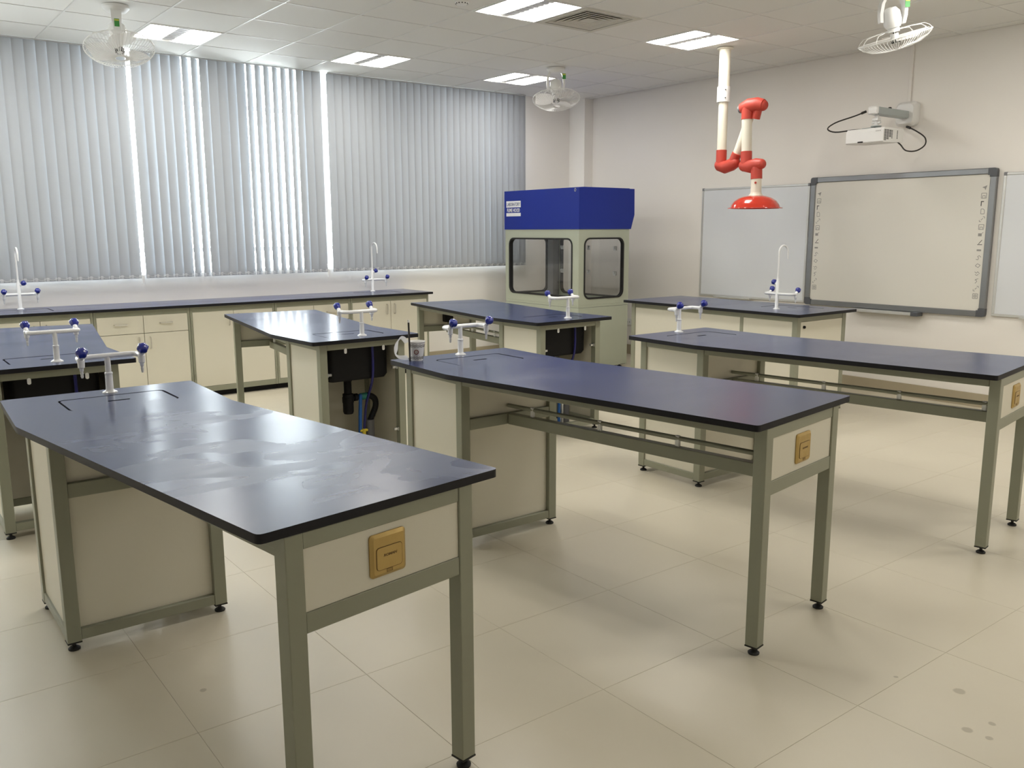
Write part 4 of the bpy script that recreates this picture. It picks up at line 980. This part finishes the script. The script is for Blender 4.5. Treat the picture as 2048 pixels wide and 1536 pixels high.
# lower left joint
m = MB(); m.cyl(rel(-.906, 2.305), rel(-.906, 2.17), 0.049, 22); m.sphere(rel(-.895, 2.168), 0.054); m.tube([rel(-.885, 2.168), rel(-.955, 2.145), rel(-1.03, 2.165), rel(-1.075, 2.180)], [0.053, 0.058, 0.058, 0.050], 22); m.sphere(rel(-1.070, 2.180), 0.050); m.cyl(rel(-1.035, 2.160), rel(-1.085, 2.262), 0.046, 20)
ep('joint', 'arm_red', m)
ep('tube', 'warm_white_tube', MB().cyl(rel(-1.068, 2.235, 0.01), rel(-1.200, 2.640, 0.05), 0.038, 22))
# upper joint
m = MB(); m.cyl(rel(-1.190, 2.555, -0.01), rel(-1.190, 2.670, -0.01), 0.050, 22); m.tube([rel(-1.125, 2.655, -0.01), rel(-1.20, 2.675, 0.0), rel(-1.28, 2.680, 0.02), rel(-1.335, 2.668, 0.03)], [0.048, 0.064, 0.062, 0.052], 22); m.sphere(rel(-1.325, 2.668, 0.03), 0.051); m.cyl(rel(-1.25, 2.56, 0.035), rel(-1.285, 2.67, 0.03), 0.040, 18)
uj = ep('joint', 'arm_red', m)
m = MB(); m.cyl(rel(-1.128, 2.655, -0.01), rel(-1.104, 2.650, -0.01), 0.034, 18); m.build('axle_cap', 'grey_plastic', uj)
ep('tube', 'warm_white_tube', MB().cyl(rel(-1.190, 2.575, -0.01), rel(-1.203, 2.24, -0.01), 0.046, 24))
m = MB(); m.cyl(rel(-1.200, 2.272, -0.01), rel(-1.204, 2.145, -0.01), 0.051, 22); m.sphere(rel(-1.185, 2.145, -0.01), 0.053); m.tube([rel(-1.185, 2.145, -0.01), rel(-1.255, 2.135, -0.01), rel(-1.32, 2.150, -0.01), rel(-1.372, 2.150, -0.01)], [0.052, 0.060, 0.056, 0.046], 22); m.sphere(rel(-1.368, 2.150, -0.01), 0.046); m.cyl(rel(-1.318, 2.15, -0.01), rel(-1.325, 2.020, -0.01), 0.051, 22)
ep('joint', 'arm_red', m)
nk = ep('neck', 'warm_white_tube', MB().lathe([(0.047, 0.16), (0.047, 0.03), (0.052, 0.012), (0.066, -0.004), (0.060, -0.006)], 26, Matrix.Translation(rel(-1.325, 1.876, -0.01))))
m = MB(); m.cyl((-0.045, -0.437, 1.985 - H), (-0.061, -0.450, 1.985 - H), 0.010, 10); m.build('damper_knob', 'arm_red', nk)
pr_ = [(0.058, 0.116), (0.095, 0.113), (0.150, 0.095), (0.192, 0.064), (0.214, 0.030), (0.222, 0.010), (0.244, 0.006), (0.245, 0.000), (0.222, 0.000), (0.206, 0.026), (0.184, 0.058), (0.145, 0.088), (0.095, 0.106), (0.058, 0.110)]
m = MB(); seg = 44; n = len(pr_); vs = []; fs = []
for k in range(seg):
    a = 2 * PI * k / seg
    for r, z in pr_: vs.append((r * math.cos(a), r * math.sin(a), z))
for k in range(seg):
    k2 = (k + 1) % seg
    for i in range(n): fs.append((k * n + i, k2 * n + i, k2 * n + (i + 1) % n, k * n + (i + 1) % n))
m.mat = Matrix.Translation(rel(-1.322, 1.756, -0.01)); m.add(vs, fs); ep('dome_hood', 'dome_red', m)

# ================================================================== PAPER CUP
cp = thing('paper_cup', 'white paper cup with wavy print on the table end', 'paper cup', (-0.436, -2.470, ZT))
CR = lambda z: 0.0315 + (0.0435 - 0.0315) * z / 0.098
MB().lathe([(0.0001, 0.004), (0.0295, 0.004), (0.0300, 0.0), (0.0315, 0.0), (CR(0.05), 0.05), (CR(0.096), 0.096), (0.0452, 0.097), (0.0460, 0.0995), (0.0450, 0.102), (0.0425, 0.101), (0.0415, 0.094), (0.0305, 0.007), (0.0001, 0.007)], 36).build('cup_body', 'paper_white', cp)
for zc in (0.076, 0.084, 0.012, 0.020):
    m = MB(); m.tube([((CR(zc) + 0.0004) * math.cos(a), (CR(zc) + 0.0004) * math.sin(a), zc + 0.0030 * math.sin(14 * a)) for a in [2 * PI * k / 112 for k in range(113)]], 0.0011, 4); m.build('wave_print', 'print_dark', cp)
ang = rad(235); n_ = Vector((math.cos(ang), math.sin(ang), 0.12))
ET = basis(tuple(Vector((math.cos(ang), math.sin(ang), 0)) * (CR(0.048) + 0.0012) + Vector((0, 0, 0.048))), (-math.sin(ang), math.cos(ang), 0), (0, 0, 1))
m = MB(ET); m.lathe([(0.0130, 0), (0.0130, 0.0006)], 24); em = m.build('emblem', 'print_red', cp); em['label'] = 'round dark red emblem'
m = MB(ET); m.lathe([(0.0095, 0.0006), (0.0095, 0.0012)], 24); m.build('emblem_disc', 'print_mid', em)
st = thing('drinking_straw', 'dark drinking straw standing against the paper cup', 'straw', (-0.492, -2.492, ZT))
MB().tube([(0, 0, 0.001), (0.0, 0.002, 0.10), (-0.001, 0.004, 0.205)], 0.0048, 10).build('straw_tube', 'cable_black', st)
MB().tube([(-0.001, 0.004, 0.205), (-0.001, 0.004, 0.218)], 0.0058, 10).build('paper_tip', 'paper_white', st)
bgx = thing('plastic_carrier', 'crumpled white plastic cup carrier with a handle loop', 'plastic carrier', (-0.505, -2.455, ZT))
m = MB()
loop = [(0.020, 0.096), (0.0, 0.118), (-0.020, 0.124), (-0.036, 0.104), (-0.048, 0.070), (-0.050, 0.040), (-0.030, 0.024), (0.0, 0.018), (0.024, 0.016)]
P = catmull([Vector((x, 0, z)) for x, z in loop], 4); vs = []; fs = []
for i, p_ in enumerate(P):
    w = 0.012 + 0.003 * math.sin(i * 0.5) ; a = P[min(i + 1, len(P) - 1)] - P[max(i - 1, 0)]; nrm = Vector((-a.z, 0, a.x)).normalized()
    for q_ in (-1, 0, 1): vs.append((p_.x + nrm.x * q_ * w * 0.8, 0.004 * math.sin(i * 0.6 + q_) + q_ * 0.004, p_.z + nrm.z * q_ * w * 0.8))
for i in range(len(P) - 1):
    for q_ in (0, 1): fs.append((i * 3 + q_, i * 3 + q_ + 1, (i + 1) * 3 + q_ + 1, (i + 1) * 3 + q_))
m.add(vs, fs); m.build('handle_loop', 'thin_film', bgx, angle=60)
# small wall socket near the floor behind the fume hood
ws = thing('wall_socket', 'small white wall socket low on the wall by the fume hood', 'wall socket', (XR, 1.47, 0.41))
MB().box(-0.010, 0.0, -0.06, 0.06, -0.04, 0.04, 0.003).build('face_plate', 'white_plastic', ws)
m = MB()
for y in (-0.02, 0.02): m.box(-0.0112, -0.010, y - 0.006, y - 0.003, -0.008, 0.008); m.box(-0.0112, -0.010, y + 0.003, y + 0.006, -0.008, 0.008)
m.build('socket_slot', 'dark_void', ws)
